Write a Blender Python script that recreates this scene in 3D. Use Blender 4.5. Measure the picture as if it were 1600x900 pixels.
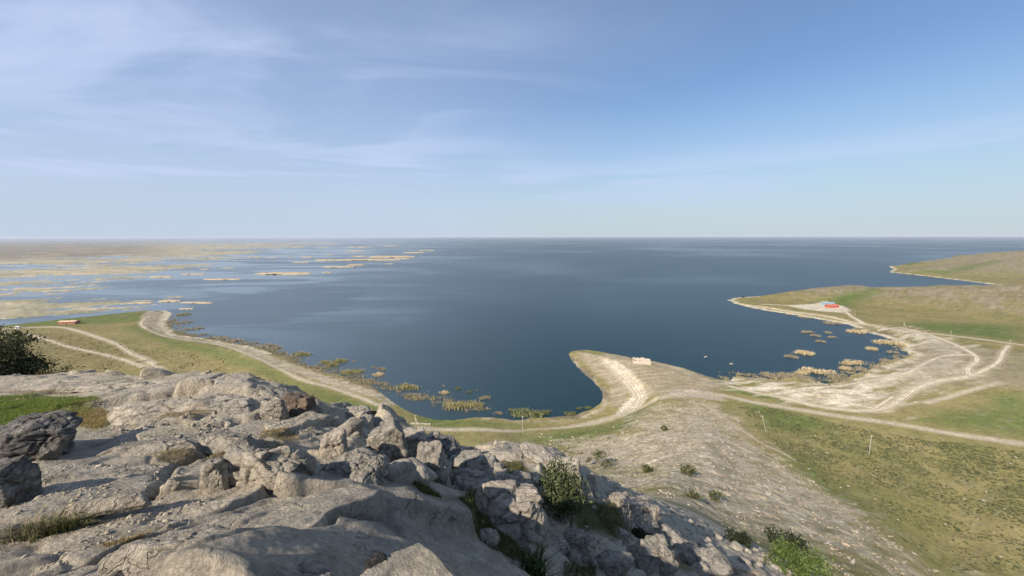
import bpy, math, random
import numpy as np

# ------------------------------------------------------------------ camera, sky, sun, exposure
for o in list(bpy.data.objects): bpy.data.objects.remove(o)
S = bpy.context.scene
C = S.collection
F, ZC = 600.0, 100.0                       # focal length in photo pixels (1600 wide), eye height above the lake
PIT = math.atan(81/F)
cam_d = bpy.data.cameras.new('camera'); cam = bpy.data.objects.new('camera', cam_d); C.objects.link(cam)
cam.location = (0, 0, ZC); cam.rotation_euler = (math.pi/2-PIT, math.radians(0.12), 0)
cam_d.sensor_width = 36; cam_d.lens = 36*F/1600; cam_d.clip_start = 0.05; cam_d.clip_end = 200000
S.camera = cam

SUN_AZ, SUN_EL = math.radians(41), math.radians(37)     # light travels towards azimuth 43 deg right of +Y
sd = bpy.data.lights.new('sun', 'SUN'); so = bpy.data.objects.new('sun', sd); C.objects.link(so)
sd.energy = 5.0; sd.angle = math.radians(0.6); sd.color = (1.0, 0.90, 0.77)
so.rotation_euler = (math.pi/2-SUN_EL, 0, -SUN_AZ)
W = bpy.data.worlds.new('World'); S.world = W; W.use_nodes = True
nt = W.node_tree; nt.nodes.clear()
def N(t, typ, **kw):
    n = t.nodes.new(typ)
    for k, v in kw.items(): setattr(n, k, v)
    return n
def L(t, a, b): t.links.new(a, b)
def mth(t, op, a, b=None, c=None, clamp=False):
    n = N(t, 'ShaderNodeMath', operation=op, use_clamp=clamp)
    for i, v in enumerate((a, b, c)):
        if v is None: continue
        if isinstance(v, (int, float)): n.inputs[i].default_value = v
        else: L(t, v, n.inputs[i])
    return n.outputs[0]
def mixc(t, f, a, b, bt='MIX'):
    n = N(t, 'ShaderNodeMix', data_type='RGBA', blend_type=bt)
    for i, v in ((0, f), (6, a), (7, b)):
        if isinstance(v, (int, float)): n.inputs[i].default_value = v
        elif isinstance(v, (tuple, list)): n.inputs[i].default_value = (*v[:3], 1)
        else: L(t, v, n.inputs[i])
    return n.outputs[2]
def noise(t, vec, scale, detail=4, rough=0.55, dist=0.0):
    n = N(t, 'ShaderNodeTexNoise'); n.inputs['Scale'].default_value = scale; n.inputs['Detail'].default_value = detail
    n.inputs['Roughness'].default_value = rough; n.inputs['Distortion'].default_value = dist
    if vec is not None: L(t, vec, n.inputs['Vector'])
    return n.outputs['Fac']
def mapr(t, v, a, b, c=0.0, d=1.0):
    n = N(t, 'ShaderNodeMapRange'); n.interpolation_type = 'SMOOTHSTEP'
    L(t, v, n.inputs[0])
    for i, x in enumerate((a, b, c, d)): n.inputs[i+1].default_value = x
    return n.outputs[0]
sky = N(nt, 'ShaderNodeTexSky', sky_type='NISHITA'); sky.sun_disc = False
sky.sun_elevation = SUN_EL; sky.sun_rotation = SUN_AZ+math.pi
sky.altitude = 400; sky.air_density = 1.0; sky.dust_density = 0.35; sky.ozone_density = 2.5
tc = N(nt, 'ShaderNodeTexCoord'); sep = N(nt, 'ShaderNodeSeparateXYZ'); L(nt, tc.outputs['Generated'], sep.inputs[0])
zz = mth(nt, 'MAXIMUM', sep.outputs[2], 0.0)
den = mth(nt, 'ADD', zz, 0.10)
cx = mth(nt, 'DIVIDE', sep.outputs[0], den); cy = mth(nt, 'DIVIDE', sep.outputs[1], den)
cv = N(nt, 'ShaderNodeCombineXYZ'); L(nt, cx, cv.inputs[0]); L(nt, cy, cv.inputs[1])
mp = N(nt, 'ShaderNodeMapping'); mp.inputs['Rotation'].default_value = (0, 0, math.radians(-24)); mp.inputs['Scale'].default_value = (0.46, 1.0, 1); mp.inputs['Location'].default_value = (3.1, 1.7, 0)
L(nt, cv.outputs[0], mp.inputs[0])
n1 = noise(nt, mp.outputs[0], 1.2, 8, 0.54, 0.7)
n2 = noise(nt, mp.outputs[0], 0.33, 2, 0.5, 0.3)
# thin cirrus veil: thick in the north-west (left of the view), clear in the east
side = mapr(nt, mth(nt, 'ADD', cx, mth(nt, 'MULTIPLY', n2, 2.4)), 2.2, -0.2)
wisp = mapr(nt, n1, 0.43, 0.66)
cl = mth(nt, 'MULTIPLY', mth(nt, 'MULTIPLY', wisp, side), mapr(nt, zz, .07, .26))
veil = mth(nt, 'ADD', mth(nt, 'MULTIPLY', side, 0.30), 0.13)
# low bank of thin cloud over the horizon
mp2 = N(nt, 'ShaderNodeMapping'); mp2.inputs['Scale'].default_value = (1.6, 1.6, 26); L(nt, tc.outputs['Generated'], mp2.inputs[0])
n3 = noise(nt, mp2.outputs[0], 1.5, 5, 0.5, 0.2)
band = mth(nt, 'MULTIPLY', mapr(nt, zz, 0.06, 0.11), mapr(nt, zz, 0.22, 0.13))
azr = mth(nt, 'DIVIDE', sep.outputs[0], mth(nt, 'MAXIMUM', mth(nt, 'ABSOLUTE', sep.outputs[1]), .05))
bank = mth(nt, 'MULTIPLY', mapr(nt, azr, -.15, .12), mapr(nt, azr, .85, .45))
low = mth(nt, 'MULTIPLY', mth(nt, 'MULTIPLY', mapr(nt, mth(nt, 'ADD', n3, mth(nt, 'MULTIPLY', bank, .16)), 0.50, 0.68), band), 0.42)
hz = mth(nt, 'MULTIPLY', mapr(nt, zz, 0.34, 0.0), 0.86)
fac = mth(nt, 'ADD', mth(nt, 'MULTIPLY', cl, 0.42), mth(nt, 'ADD', veil, low), clamp=True)
skyg = N(nt, 'ShaderNodeHueSaturation'); skyg.inputs['Saturation'].default_value = 1.15; skyg.inputs['Value'].default_value = 1.12; L(nt, sky.outputs[0], skyg.inputs['Color'])
c0 = mixc(nt, hz, skyg.outputs[0], (4.05, 5.0, 5.7))
c1 = mixc(nt, fac, c0, (5.1, 6.0, 8.3))
bg = N(nt, 'ShaderNodeBackground'); bg.inputs[1].default_value = 0.082
L(nt, c1, bg.inputs[0])
wo = N(nt, 'ShaderNodeOutputWorld'); L(nt, bg.outputs[0], wo.inputs[0])
S.view_settings.view_transform = 'Standard'; S.view_settings.look = 'None'
S.view_settings.exposure = 0.48; S.view_settings.gamma = 1.0; S.view_settings.use_curve_mapping = False
S.render.engine = 'CYCLES'
S.cycles.max_bounces = 6; S.cycles.volume_bounces = 0; S.cycles.transparent_max_bounces = 8

# ------------------------------------------------------------------ numeric helpers
rng = np.random.default_rng(7); random.seed(7)
FW = np.array([0, math.cos(PIT), -math.sin(PIT)]); UP = np.array([0, math.sin(PIT), math.cos(PIT)])
def ray(px, py): return FW+(px-800)/F*np.array([1., 0, 0])-(py-450)/F*UP
def atY(px, py, Y): r = ray(px, py); return np.array([0, 0, ZC])+r*(Y/r[1])
def atZ(px, py, z): r = ray(px, py); return np.array([0, 0, ZC])+r*((z-ZC)/r[2])
def sstep(x, a, b):
    t = np.clip((x-a)/(b-a), 0, 1); return t*t*(3-2*t)
def h32(ix, iy, iz, seed):
    h = (ix.astype(np.int64)*374761393+iy.astype(np.int64)*668265263+iz*2147483647+seed*1274126177) & 0xffffffff
    h = ((h ^ (h >> 13))*1274126177) & 0xffffffff
    h = ((h ^ (h >> 16))*2246822519) & 0xffffffff
    return (h ^ (h >> 15)) & 0xffffffff
_a = np.arange(256)/256*2*np.pi; GX, GY = np.cos(_a), np.sin(_a)
def gn(x, y, seed=0):                       # 2-D gradient noise, about -1..1
    ix = np.floor(x); iy = np.floor(y); fx = x-ix; fy = y-iy
    u = fx*fx*fx*(fx*(fx*6-15)+10); v = fy*fy*fy*(fy*(fy*6-15)+10)
    def g(dx, dy):
        k = h32(ix+dx, iy+dy, 0, seed) & 255
        return GX[k]*(fx-dx)+GY[k]*(fy-dy)
    return ((g(0,0)*(1-u)+g(1,0)*u)*(1-v)+(g(0,1)*(1-u)+g(1,1)*u)*v)*1.5
def fbm(x, y, oct=4, seed=0, gain=0.5):
    s = 0; a = 1; t = 0
    for i in range(oct):
        s = s+a*gn(x*2**i+i*17.3, y*2**i-i*9.1, seed+i); t += a; a *= gain
    return s/t*1.25
def vn3(p, seed=0):
    ip = np.floor(p); f = p-ip; u = f*f*(3-2*f); r = 0
    for dx in (0,1):
        for dy in (0,1):
            for dz in (0,1):
                w = (u[:,0] if dx else 1-u[:,0])*(u[:,1] if dy else 1-u[:,1])*(u[:,2] if dz else 1-u[:,2])
                r = r+w*(h32(ip[:,0]+dx, ip[:,1]+dy, (ip[:,2]+dz).astype(np.int64), seed)/2**31-1)
    return r
def fb3(p, oct=4, seed=0, gain=0.5):
    s = 0; a = 1; t = 0
    for i in range(oct): s = s+a*vn3(p*2**i+i*7.7, seed+i); t += a; a *= gain
    return s/t*1.3
def voro(x, y, seed):                       # F1, F2-F1, cell random numbers and offset to the cell centre
    ix = np.floor(x); iy = np.floor(y)
    f1 = np.full(x.shape, 9.); f2 = f1.copy(); k1 = np.zeros(x.shape, np.int64); ox = f1*0; oy = f1*0
    for dx in (-1,0,1):
        for dy in (-1,0,1):
            k = h32(ix+dx, iy+dy, 0, seed)
            qx = ix+dx+(k & 1023)/1023.*.9-x; qy = iy+dy+((k >> 10) & 1023)/1023.*.9-y
            d = np.sqrt(qx*qx+qy*qy); m = d < f1
            f2 = np.where(m, f1, np.minimum(f2, d)); f1 = np.where(m, d, f1); k1 = np.where(m, k, k1)
            ox = np.where(m, qx, ox); oy = np.where(m, qy, oy)
    return f2-f1, (k1 >> 3 & 255)/127.5-1, (k1 >> 12 & 255)/127.5-1, (k1 >> 20 & 255)/127.5-1, ox, oy, x+ox, y+oy
def vor3(P, seed):                          # nearest cell of a jittered 3-D grid: edge distance, random offset, tilt
    ip = np.floor(P); n = len(P); f1 = np.full(n, 9.); f2 = f1.copy(); k1 = np.zeros(n, np.int64); q1 = np.zeros((n, 3))
    for dx in (-1,0,1):
        for dy in (-1,0,1):
            for dz in (-1,0,1):
                k = h32(ip[:,0]+dx, ip[:,1]+dy, (ip[:,2]+dz).astype(np.int64), seed)
                q = ip+np.array([dx, dy, dz])+np.c_[k & 255, k >> 8 & 255, k >> 16 & 255]/255.*.9-P; d = (q*q).sum(1); m = d < f1
                f2 = np.where(m, f1, np.minimum(f2, d)); f1 = np.where(m, d, f1); k1 = np.where(m, k, k1); q1[m] = q[m]
    t = np.c_[k1 >> 4 & 255, k1 >> 11 & 255, k1 >> 19 & 255]/127.5-1
    return np.sqrt(f2)-np.sqrt(f1), (k1 >> 24 & 255)/127.5-1, (t*q1).sum(1)
def inside(P, poly):
    x, y = P[:,0], P[:,1]; c = np.zeros(len(P), bool); n = len(poly)
    for i in range(n):
        x1, y1 = poly[i]; x2, y2 = poly[(i+1) % n]
        if y1 == y2: continue
        m = ((y1 > y) != (y2 > y)) & (x < (x2-x1)*(y-y1)/(y2-y1)+x1); c ^= m
    return c
def dline(P, line, closed=False):
    d = np.full(len(P), 1e9); n = len(line)
    for i in range(n if closed else n-1):
        a = line[i]; b = line[(i+1) % n]; ab = b-a; l = max(ab@ab, 1e-9)
        t = np.clip(((P[:,0]-a[0])*ab[0]+(P[:,1]-a[1])*ab[1])/l, 0, 1)
        d = np.minimum(d, (P[:,0]-a[0]-t*ab[0])**2+(P[:,1]-a[1]-t*ab[1])**2)
    return np.sqrt(d)
def sdf(P, poly): return np.where(inside(P, poly), 1, -1)*dline(P, poly, True)
def catmull(p, n=8):
    p = np.asarray(p, float); q = np.vstack([2*p[0]-p[1], p, 2*p[-1]-p[-2]]); out = []
    for i in range(1, len(q)-2):
        for t in np.arange(n)/n:
            a, b, c, d = q[i-1], q[i], q[i+1], q[i+2]
            out.append(.5*((2*b)+(c-a)*t+(2*a-5*b+4*c-d)*t*t+(3*b-a-3*c+d)*t**3))
    out.append(p[-1]); return np.array(out)

# ------------------------------------------------------------------ object helpers
def tag(o, label=None, cat=None, group=None, kind=None):
    for k, v in (('label', label), ('category', cat), ('group', group), ('kind', kind)):
        if v: o[k] = v
    return o
def mesh(name, V, Fc, mat=None, smooth=False, col=None):
    V = np.asarray(V, np.float32); Fc = np.asarray(Fc, np.int32); k = Fc.shape[1]
    me = bpy.data.meshes.new(name); me.vertices.add(len(V)); me.vertices.foreach_set('co', V.ravel())
    me.loops.add(Fc.size); me.loops.foreach_set('vertex_index', Fc.ravel())
    me.polygons.add(len(Fc)); me.polygons.foreach_set('loop_start', np.arange(0, Fc.size, k, dtype=np.int32))
    if smooth: me.polygons.foreach_set('use_smooth', np.ones(len(Fc), bool))
    if mat: me.materials.append(mat)
    me.update(calc_edges=True)
    if col is not None:
        a = me.color_attributes.new('Col', 'FLOAT_COLOR', 'POINT')
        c = np.ones((len(V), 4), np.float32); c[:, :3] = col; a.data.foreach_set('color', c.ravel())
    return me
def obj(name, me, parent=None, loc=None, **kw):
    o = bpy.data.objects.new(name, me); C.objects.link(o)
    if parent: o.parent = parent
    if loc is not None: o.location = loc
    tag(o, **kw); return o
def empty(name, loc, **kw):
    o = bpy.data.objects.new(name, None); C.objects.link(o); o.location = loc; o.empty_display_size = .2; tag(o, **kw); return o
class MB:                                   # collects simple solids into one mesh
    def __init__(s): s.v = []; s.f = []; s.n = 0
    def add(s, V, Fc): s.v.append(np.asarray(V, float)); s.f.append(np.asarray(Fc)+s.n); s.n += len(V); return s
    def box(s, c, d, rz=0.):
        x, y, z = np.array(d)/2; V = np.array([(-x,-y,-z),(x,-y,-z),(x,y,-z),(-x,y,-z),(-x,-y,z),(x,-y,z),(x,y,z),(-x,y,z)])
        R = np.array([[math.cos(rz),-math.sin(rz),0],[math.sin(rz),math.cos(rz),0],[0,0,1]])
        return s.add(V@R.T+np.array(c), [(0,3,2,1),(4,5,6,7),(0,1,5,4),(1,2,6,5),(2,3,7,6),(3,0,4,7)])
    def tube(s, pts, rad, n=6):
        pts = np.asarray(pts, float); V = []; Fc = []
        for i, p in enumerate(pts):
            d = pts[min(i+1, len(pts)-1)]-pts[max(i-1, 0)]; d /= np.linalg.norm(d)+1e-9
            a = np.cross(d, (0.31, .95, .1) if abs(d[2]) > .8 else (0, 0, 1)); a /= np.linalg.norm(a); b = np.cross(d, a)
            for k in range(n):
                t = 2*math.pi*k/n; V.append(p+rad[i]*(math.cos(t)*a+math.sin(t)*b))
        for i in range(len(pts)-1):
            for k in range(n): Fc.append((i*n+k, i*n+(k+1) % n, (i+1)*n+(k+1) % n, (i+1)*n+k))
        V.append(pts[-1]); m = len(V)-1
        for k in range(n): Fc.append(((len(pts)-1)*n+k, (len(pts)-1)*n+(k+1) % n, m, m))
        return s.add(V, Fc)
    def mesh(s, name, mat, smooth=False):
        V = np.vstack(s.v); fs = [tuple(dict.fromkeys(f)) for a in s.f for f in a.tolist()]
        me = bpy.data.meshes.new(name); me.from_pydata(V.tolist(), [], fs); me.materials.append(mat)
        if smooth: me.polygons.foreach_set('use_smooth', np.ones(len(fs), bool))
        me.update(); return me

# ------------------------------------------------------------------ materials
def newmat(name, rough=0.9, spec=0.25):
    m = bpy.data.materials.new(name); m.use_nodes = True; t = m.node_tree
    b = t.nodes['Principled BSDF']; b.inputs['Roughness'].default_value = rough; b.inputs['Specular IOR Level'].default_value = spec
    return m, t, b
def plain(name, col, rough=0.85, var=0.25, scale=3.0):
    m, t, b = newmat(name, rough); c = N(t, 'ShaderNodeTexCoord')
    n = noise(t, c.outputs['Object'], scale, 5, .6)
    L(t, mixc(t, n, [x*(1-var) for x in col], [min(1, x*(1+var)) for x in col]), b.inputs['Base Color']); return m
def leafy(name, ca, cb, trans=0.25):
    m, t, b = newmat(name, 0.6, 0.2); g = N(t, 'ShaderNodeNewGeometry')
    L(t, mixc(t, g.outputs['Random Per Island'], ca, cb), b.inputs['Base Color'])
    tr = N(t, 'ShaderNodeBsdfTranslucent'); L(t, mixc(t, g.outputs['Random Per Island'], ca, cb), tr.inputs[0])
    mx = N(t, 'ShaderNodeMixShader'); mx.inputs[0].default_value = trans
    L(t, b.outputs[0], mx.inputs[1]); L(t, tr.outputs[0], mx.inputs[2]); L(t, mx.outputs[0], t.nodes['Material Output'].inputs[0]); return m
def vcol(name, bump=0.3, bscale=8., cr=None, cvar=0.18, crack=0.0):
    """Vertex colour times fine grain, with fine relief and, for rock, hairline fractures."""
    m, t, b = newmat(name, 0.92, 0.15)
    a = N(t, 'ShaderNodeVertexColor', layer_name='Col'); g = N(t, 'ShaderNodeNewGeometry')
    n = noise(t, g.outputs['Position'], bscale, 8, 0.70); n2 = noise(t, g.outputs['Position'], bscale*.17, 6, 0.62)
    k = mth(t, 'ADD', mth(t, 'MULTIPLY', mth(t, 'SUBTRACT', n, .5), cvar*7), mth(t, 'ADD', 1.0, mth(t, 'MULTIPLY', mth(t, 'SUBTRACT', n2, .5), cvar*3.5)))
    hgt = mth(t, 'ADD', n, mth(t, 'MULTIPLY', n2, .9))
    if crack:
        nv = N(t, 'ShaderNodeTexNoise'); nv.inputs['Scale'].default_value = 2.4; nv.inputs['Detail'].default_value = 5; L(t, g.outputs['Position'], nv.inputs['Vector'])
        ad = N(t, 'ShaderNodeVectorMath', operation='MULTIPLY_ADD'); L(t, nv.outputs['Color'], ad.inputs[0]); ad.inputs[1].default_value = (.7, .7, .7); L(t, g.outputs['Position'], ad.inputs[2])
        mq = N(t, 'ShaderNodeMapping'); mq.inputs['Rotation'].default_value = (.2, .1, math.radians(24)); mq.inputs['Scale'].default_value = (1.9, .55, 1.9); L(t, ad.outputs[0], mq.inputs[0])
        for sc, w in ((crack, .035), (crack*3.3, .05)):
            v = N(t, 'ShaderNodeTexVoronoi', feature='DISTANCE_TO_EDGE'); v.inputs['Scale'].default_value = sc; L(t, mq.outputs[0], v.inputs['Vector'])
            e = mth(t, 'SUBTRACT', 1.0, mapr(t, v.outputs['Distance'], 0.0, w)); pt = mapr(t, noise(t, g.outputs['Position'], 1.3+sc*.1, 3), .53, .66)
            e = mth(t, 'MULTIPLY', e, pt); hgt = mth(t, 'SUBTRACT', hgt, mth(t, 'MULTIPLY', e, .6)); k = mth(t, 'MULTIPLY', k, mth(t, 'SUBTRACT', 1.0, mth(t, 'MULTIPLY', e, .38)))
    vm = N(t, 'ShaderNodeVectorMath', operation='SCALE'); L(t, a.outputs[0], vm.inputs[0]); L(t, k, vm.inputs['Scale'])
    L(t, vm.outputs[0], b.inputs['Base Color'])
    bp = N(t, 'ShaderNodeBump'); bp.inputs['Strength'].default_value = bump; bp.inputs['Distance'].default_value = cr or 0.05
    L(t, hgt, bp.inputs['Height']); L(t, bp.outputs[0], b.inputs['Normal']); return m
# ------------------------------------------------------------------ the shape of the land
# control points: photo pixel, forward distance Y in metres (or height when the 4th entry is 'z'), rock roughness
CT = [  # the outcrop the camera stands on
 (0,900,1.75,0.4),(300,900,1.7,0.4),(600,900,1.85,0.2),(0,850,2.1,0.4),(300,850,2.1,0.4),(0,800,2.5,0.4),(150,800,2.5,0.4),(300,780,2.75,0.4),
 (450,800,2.7,0.4),(520,850,2.3,0.12),(620,860,2.5,0.06),(620,800,3.3,0.06),(500,760,3.6,0.15),(580,740,4.2,0.15),(700,850,3.4,0.05),(790,895,4.2,0.06),
 (740,820,4.6,0.08),(690,780,4.9,0.15),(640,755,5.0,0.3),(760,800,5.9,0.3),(830,860,5.3,0.3),(700,760,6.6,0.7),(860,800,7.6,0.4),
 (900,900,5.7,0.5),(1000,900,7.2,0.6),(1100,900,9.8,0.6),(1250,900,17,0.6),(950,820,9.2,0.5),(1050,850,11.5,0.6),(1000,790,13.5,0.6),(1150,850,18,0.6),
 (880,715,15,0.7),(935,745,16.5,0.7),(830,698,16,0.7),(770,697,14.5,0.7),(1000,772,21,0.6),(1100,812,27,0.6),(1200,862,33,0.5),
 (640,690,8.6,1),(560,660,8.0,1),(600,648,9.8,1),(700,708,10.6,1),(480,640,6.9,0.8),(500,690,5.6,0.9),(400,705,4.4,0.5),(330,720,3.75,0.4),
 (100,588,9.3,0.4),(250,588,8.8,0.4),(400,597,8.2,0.4),(445,604,8.2,0.6),(200,640,6.2,0.4),(330,645,5.8,0.4),(100,648,5.7,0.1),(0,640,6.0,0.1),(0,592,10,0.4),
 (200,695,4.4,0.4),(380,680,5.1,0.4),(60,720,3.8,0.4),(200,750,3.15,0.4),(100,770,2.8,0.4),
 # hillside and spur to the right
 (1000,740,95,1),(1000,690,132,.8),(1000,660,162,.6),(1050,618,206,.4),(940,685,146,.5),(850,693,148,.2),(850,672,173,.1),(720,692,158,.2),(720,676,175,.1),
 (1100,700,120,1),(1100,650,178,.5),(1050,650,172,.7),(1200,765,98,1),(1250,850,62,1),(1350,850,80,.8),(1150,800,70,1),(1300,895,46,1),(1400,897,70,.8),(1100,770,76,1),(1040,760,66,1),
]
CZ = [  # plain, meadow, peninsula: heights
 (1130,640,8,.2),(1200,692,11,.3),(1300,762,12.5,.2),(1480,897,13,.2),(1400,750,8,0),(1600,800,9,0),(1600,897,11,0),(1600,700,5,0),(1500,690,5,0),(1300,690,6,0),(1200,660,7,0),
 (1500,560,2,0),(1500,620,3.5,0),(1350,620,2,0),(1200,600,1.6,0),(1600,560,4,0),(1350,650,3.5,0),(1250,635,3.5,0),(1160,612,3.0,0),
 (816,668,3.5,0),(650,668,4,0),(400,600,4,0),(200,560,5,0),(0,540,5,0),(0,510,3,0),(300,540,3.5,0),(500,620,4,0),(150,500,3,0),(580,640,4,0),(420,640,6,0),(100,570,6,0),
 (930,640,3.0,0),(960,630,5,0),(990,625,8,0),(940,560,4,.2),(905,552,2.5,.2),(1000,566,6.5,.2),(1040,575,5.5,.2),(970,592,5,.3),(1030,600,8,.3),(1080,600,7,.2),(1110,604,4.5,.1),
]
PL = [  # points in metres (x, y, z): behind the camera, the hidden steep flank, the hidden left shoulder with the tree
 (0,.05,98.3,.2),(-1.5,0.2,98.3,.3),(1.2,.3,98.1,.2),(0,-2,98.5,.4),(-3,-2,99.3,.5),(3,-2,97.2,.4),(-6,-1,99.6,.5),(0,-8,97.5,.5),(-8,-8,99,.5),(8,-6,94,.5),(6,0.5,93.5,.5),(3,1,96.8,.3),
 (-22,17,90.2,.2),(-30,22,86,.2),(-12,13,94,.3),(-8,13.5,92,.5),(-14,24,83,.5),(-4,18,89.5,.6),(0,24,83.5,.6),(-40,10,86,.2),(-40,-20,88,.2),(-20,-20,94,.3),
 (-40,40,68,.5),(-10,45,63,.5),(8,32,77,.7),(14,38,72,.8),(20,28,75,.7),(40,10,60,.6),(30,-15,70,.5),(60,20,40,.5),(90,20,22,.3),(-80,60,42,.4),(-30,90,34,.4),(20,70,50,.8),(-100,120,18,.2),(-60,140,14,.2),(-10,130,21,.3),
 (120,-30,15,.2),(-90,0,55,.3),(-160,60,22,.2),(200,0,14,.0),(-200,-80,35,.1),(60,-80,60,.2),(-60,-100,75,.2),
]
pts = []
for a, b, Y, r in CT: pts.append((*atY(a, b, Y), r))
for a, b, z, r in CZ: pts.append((*atZ(a, b, z), r))
for p in PL: pts.append(p)
pts = np.array(pts, float)
def warp(x, y):
    r = np.sqrt(x*x+y*y); l = np.log(r+.6); return x/(r+.6)*l*1.0+x/(r+.6)*.9, y/(r+.6)*l+y/(r+.6)*.9
cu, cvv = warp(pts[:,0], pts[:,1])
qv = (ZC-pts[:,2])/(np.hypot(pts[:,0], pts[:,1])+1.2)
def tk(d2): return np.where(d2 > 1e-12, d2*np.log(d2+1e-12), 0)
n_ = len(pts); K = tk((cu[:,None]-cu[None])**2+(cvv[:,None]-cvv[None])**2)+np.eye(n_)*0.004
A_ = np.block([[K, np.c_[np.ones(n_), cu, cvv]], [np.r_[[np.ones(n_)], [cu], [cvv]], np.zeros((3, 3))]])
wq = np.linalg.solve(A_, np.r_[qv, 0, 0, 0])
def tps(x, y):
    out = np.empty(x.shape); rgh = np.empty(x.shape)
    for s in range(0, len(x), 40000):
        u, v = warp(x[s:s+40000], y[s:s+40000])
        d2 = (u[:,None]-cu[None])**2+(v[:,None]-cvv[None])**2
        out[s:s+40000] = tk(d2)@wq[:n_]+wq[n_]+wq[n_+1]*u+wq[n_+2]*v
        w = 1/((d2+.003)*np.sqrt(d2+.003)); rgh[s:s+40000] = (w@pts[:,3])/w.sum(1)
    return ZC-out*(np.hypot(x, y)+1.2), rgh

SH = [(-300,520),(0,497.5),(60,493),(110,489.5),(180,484.5),(235,482.5),(252,482),(265,485.5),(269,491),(262,496),(262,505),(271,515),(276,521),(300,525),(322,527),(350,533),(400,542),(415,547),(432,553),
 (452,556),(462,565),(485,572),(507,580),(525,583),(540,590),(562,596),(585,603),(612,611),(635,619),(670,626),(690,631),(722,640),(755,644),(800,650),(825,652.5),(855,653),(895,649.5),(917,642.5),(935,634),(941,625),(941,615),
 (935,605),(925,594),(910,582),(896,567),(887.5,553),(892,549),(905,546.5),(920,547),(950,552),(975,557),(1000,561.5),(1020,564.5),(1040,569),(1051,572),(1075,578),(1100,587),(1122,593),(1140,595),(1146,590),(1153,588),(1172,591),(1195,592),(1216,595),
 (1232,590),(1249,592),(1274,598),(1289,601),(1309,597),(1325,590),(1346,582),(1370,574),(1395,566),(1415,561),(1421,554),(1405,547),(1411,540),(1398,534),(1375,526),(1355,521),(1340,515),(1325,508),(1300,504),(1275,499),(1250,494.5),
 (1225,490.5),(1200,487),(1175,482),(1162,479),(1150,475.5),(1136,469.5),(1150,466),(1180,464),(1240,459),(1300,456),(1380,453),(1450,453),(1520,450),(1570,449),(1552,446.5),(1520,442),(1475,436.5),(1425,430.5),(1387,426.5),(1397,422),(1388,417.5),
 (1415,414.5),(1440,413),(1475,410.5),(1462,408.8),(1500,407.5),(1700,402)]
shore = np.array([atZ(a, b, 0)[:2] for a, b in SH])
land = np.vstack([shore, [(5200,2600),(5200,-900),(-2600,-900),(-1700,430)]])
def ridge(P, line, wid):                    # a rounded ridge through (px,py,z) crest points
    pp = np.array([atZ(a, b, z) for a, b, z in line]); best = np.zeros(len(P))
    for i in range(len(pp)-1):
        a, b = pp[i], pp[i+1]; ab = b[:2]-a[:2]
        t = np.clip(((P[:,0]-a[0])*ab[0]+(P[:,1]-a[1])*ab[1])/(ab@ab), 0, 1)
        d = np.hypot(P[:,0]-a[0]-t*ab[0], P[:,1]-a[1]-t*ab[1]); z = a[2]+(b[2]-a[2])*t
        w = wid[0]+(wid[1]-wid[0])*(i+t)/(len(pp)-1)
        best = np.maximum(best, z*np.exp(-(d/w)**2))
    return best
RA = [(1160,464,3),(1200,458,8),(1250,453.5,13),(1300,450.5,17),(1337,448.5,19)]
RB = [(1400,456,13),(1420,453.5,17),(1450,451,21),(1500,451,24),(1600,451,29),(1750,448,36)]
RC = [(1398,416,5),(1425,412.5,10),(1470,409.5,15),(1520,402,24),(1562,397.5,32),(1600,393.5,38),(1750,388,50)]
RD = [(1440,424,9),(1480,420,16),(1540,414,24),(1600,409,30),(1750,400,42)]
def height(x, y, det=True):
    x = np.asarray(x, float); y = np.asarray(y, float); P = np.c_[x, y]; r = np.hypot(x, y)
    z = np.full(len(x), 3.0); rg = np.zeros(len(x)); nr_ = r < 421
    z[nr_], rg[nr_] = tps(x[nr_], y[nr_])
    k = sstep(r, 300, 420); z = z*(1-k)+3.0*k; rg = rg*(1-k)
    far = r > 280
    if far.any():
        Q = P[far]
        hr = np.maximum(np.maximum(ridge(Q, RA, (40, 62)), ridge(Q, RB, (62, 120))), np.maximum(ridge(Q, RC, (60, 190)), ridge(Q, RD, (60, 150))))
        hr = hr*(1+.10*fbm(Q[:,0]/60, Q[:,1]/60, 4, 31))
        hr = hr*(1+.22*fbm((Q[:,0]+Q[:,1])/70, (Q[:,1]-Q[:,0])/260, 3, 33)); z[far] = np.maximum(z[far], z[far]*.3+hr)
    sd_ = np.full(len(x), 500.0)
    m = r > 120
    if m.any(): sd_[m] = sdf(P[m], land)
    sd_ = sd_+fbm(x/9, y/9, 3, 5)*1.3*np.clip(r/300, .5, 4)
    prof = np.where(sd_ > 0, .10*sd_+.012*np.maximum(sd_-4, 0)**1.6+.5*np.maximum(sd_-22, 0), .09*sd_)
    z = np.minimum(z, np.maximum(prof, -3))
    return z, rg, sd_
def hit(px, py, zoff=0., ymin=1.4):
    r = ray(px, py); k = r[0]/r[1]; m_ = r[2]/r[1]; lo_, hi_y = ymin, 4000
    for n in (260, 30, 12):
        Y = np.geomspace(lo_, hi_y, n); zt = height(k*Y, Y)[0]+zoff; m = np.nonzero(zt >= ZC+m_*Y)[0]
        if not len(m): return atZ(px, py, 0)
        i = m[0]
        if i == 0: break
        lo_, hi_y = Y[i-1], Y[i]
    return np.array([k*Y[i], Y[i], zt[i]])
def hits(pp): return np.array([hit(*p) for p in pp])

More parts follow.
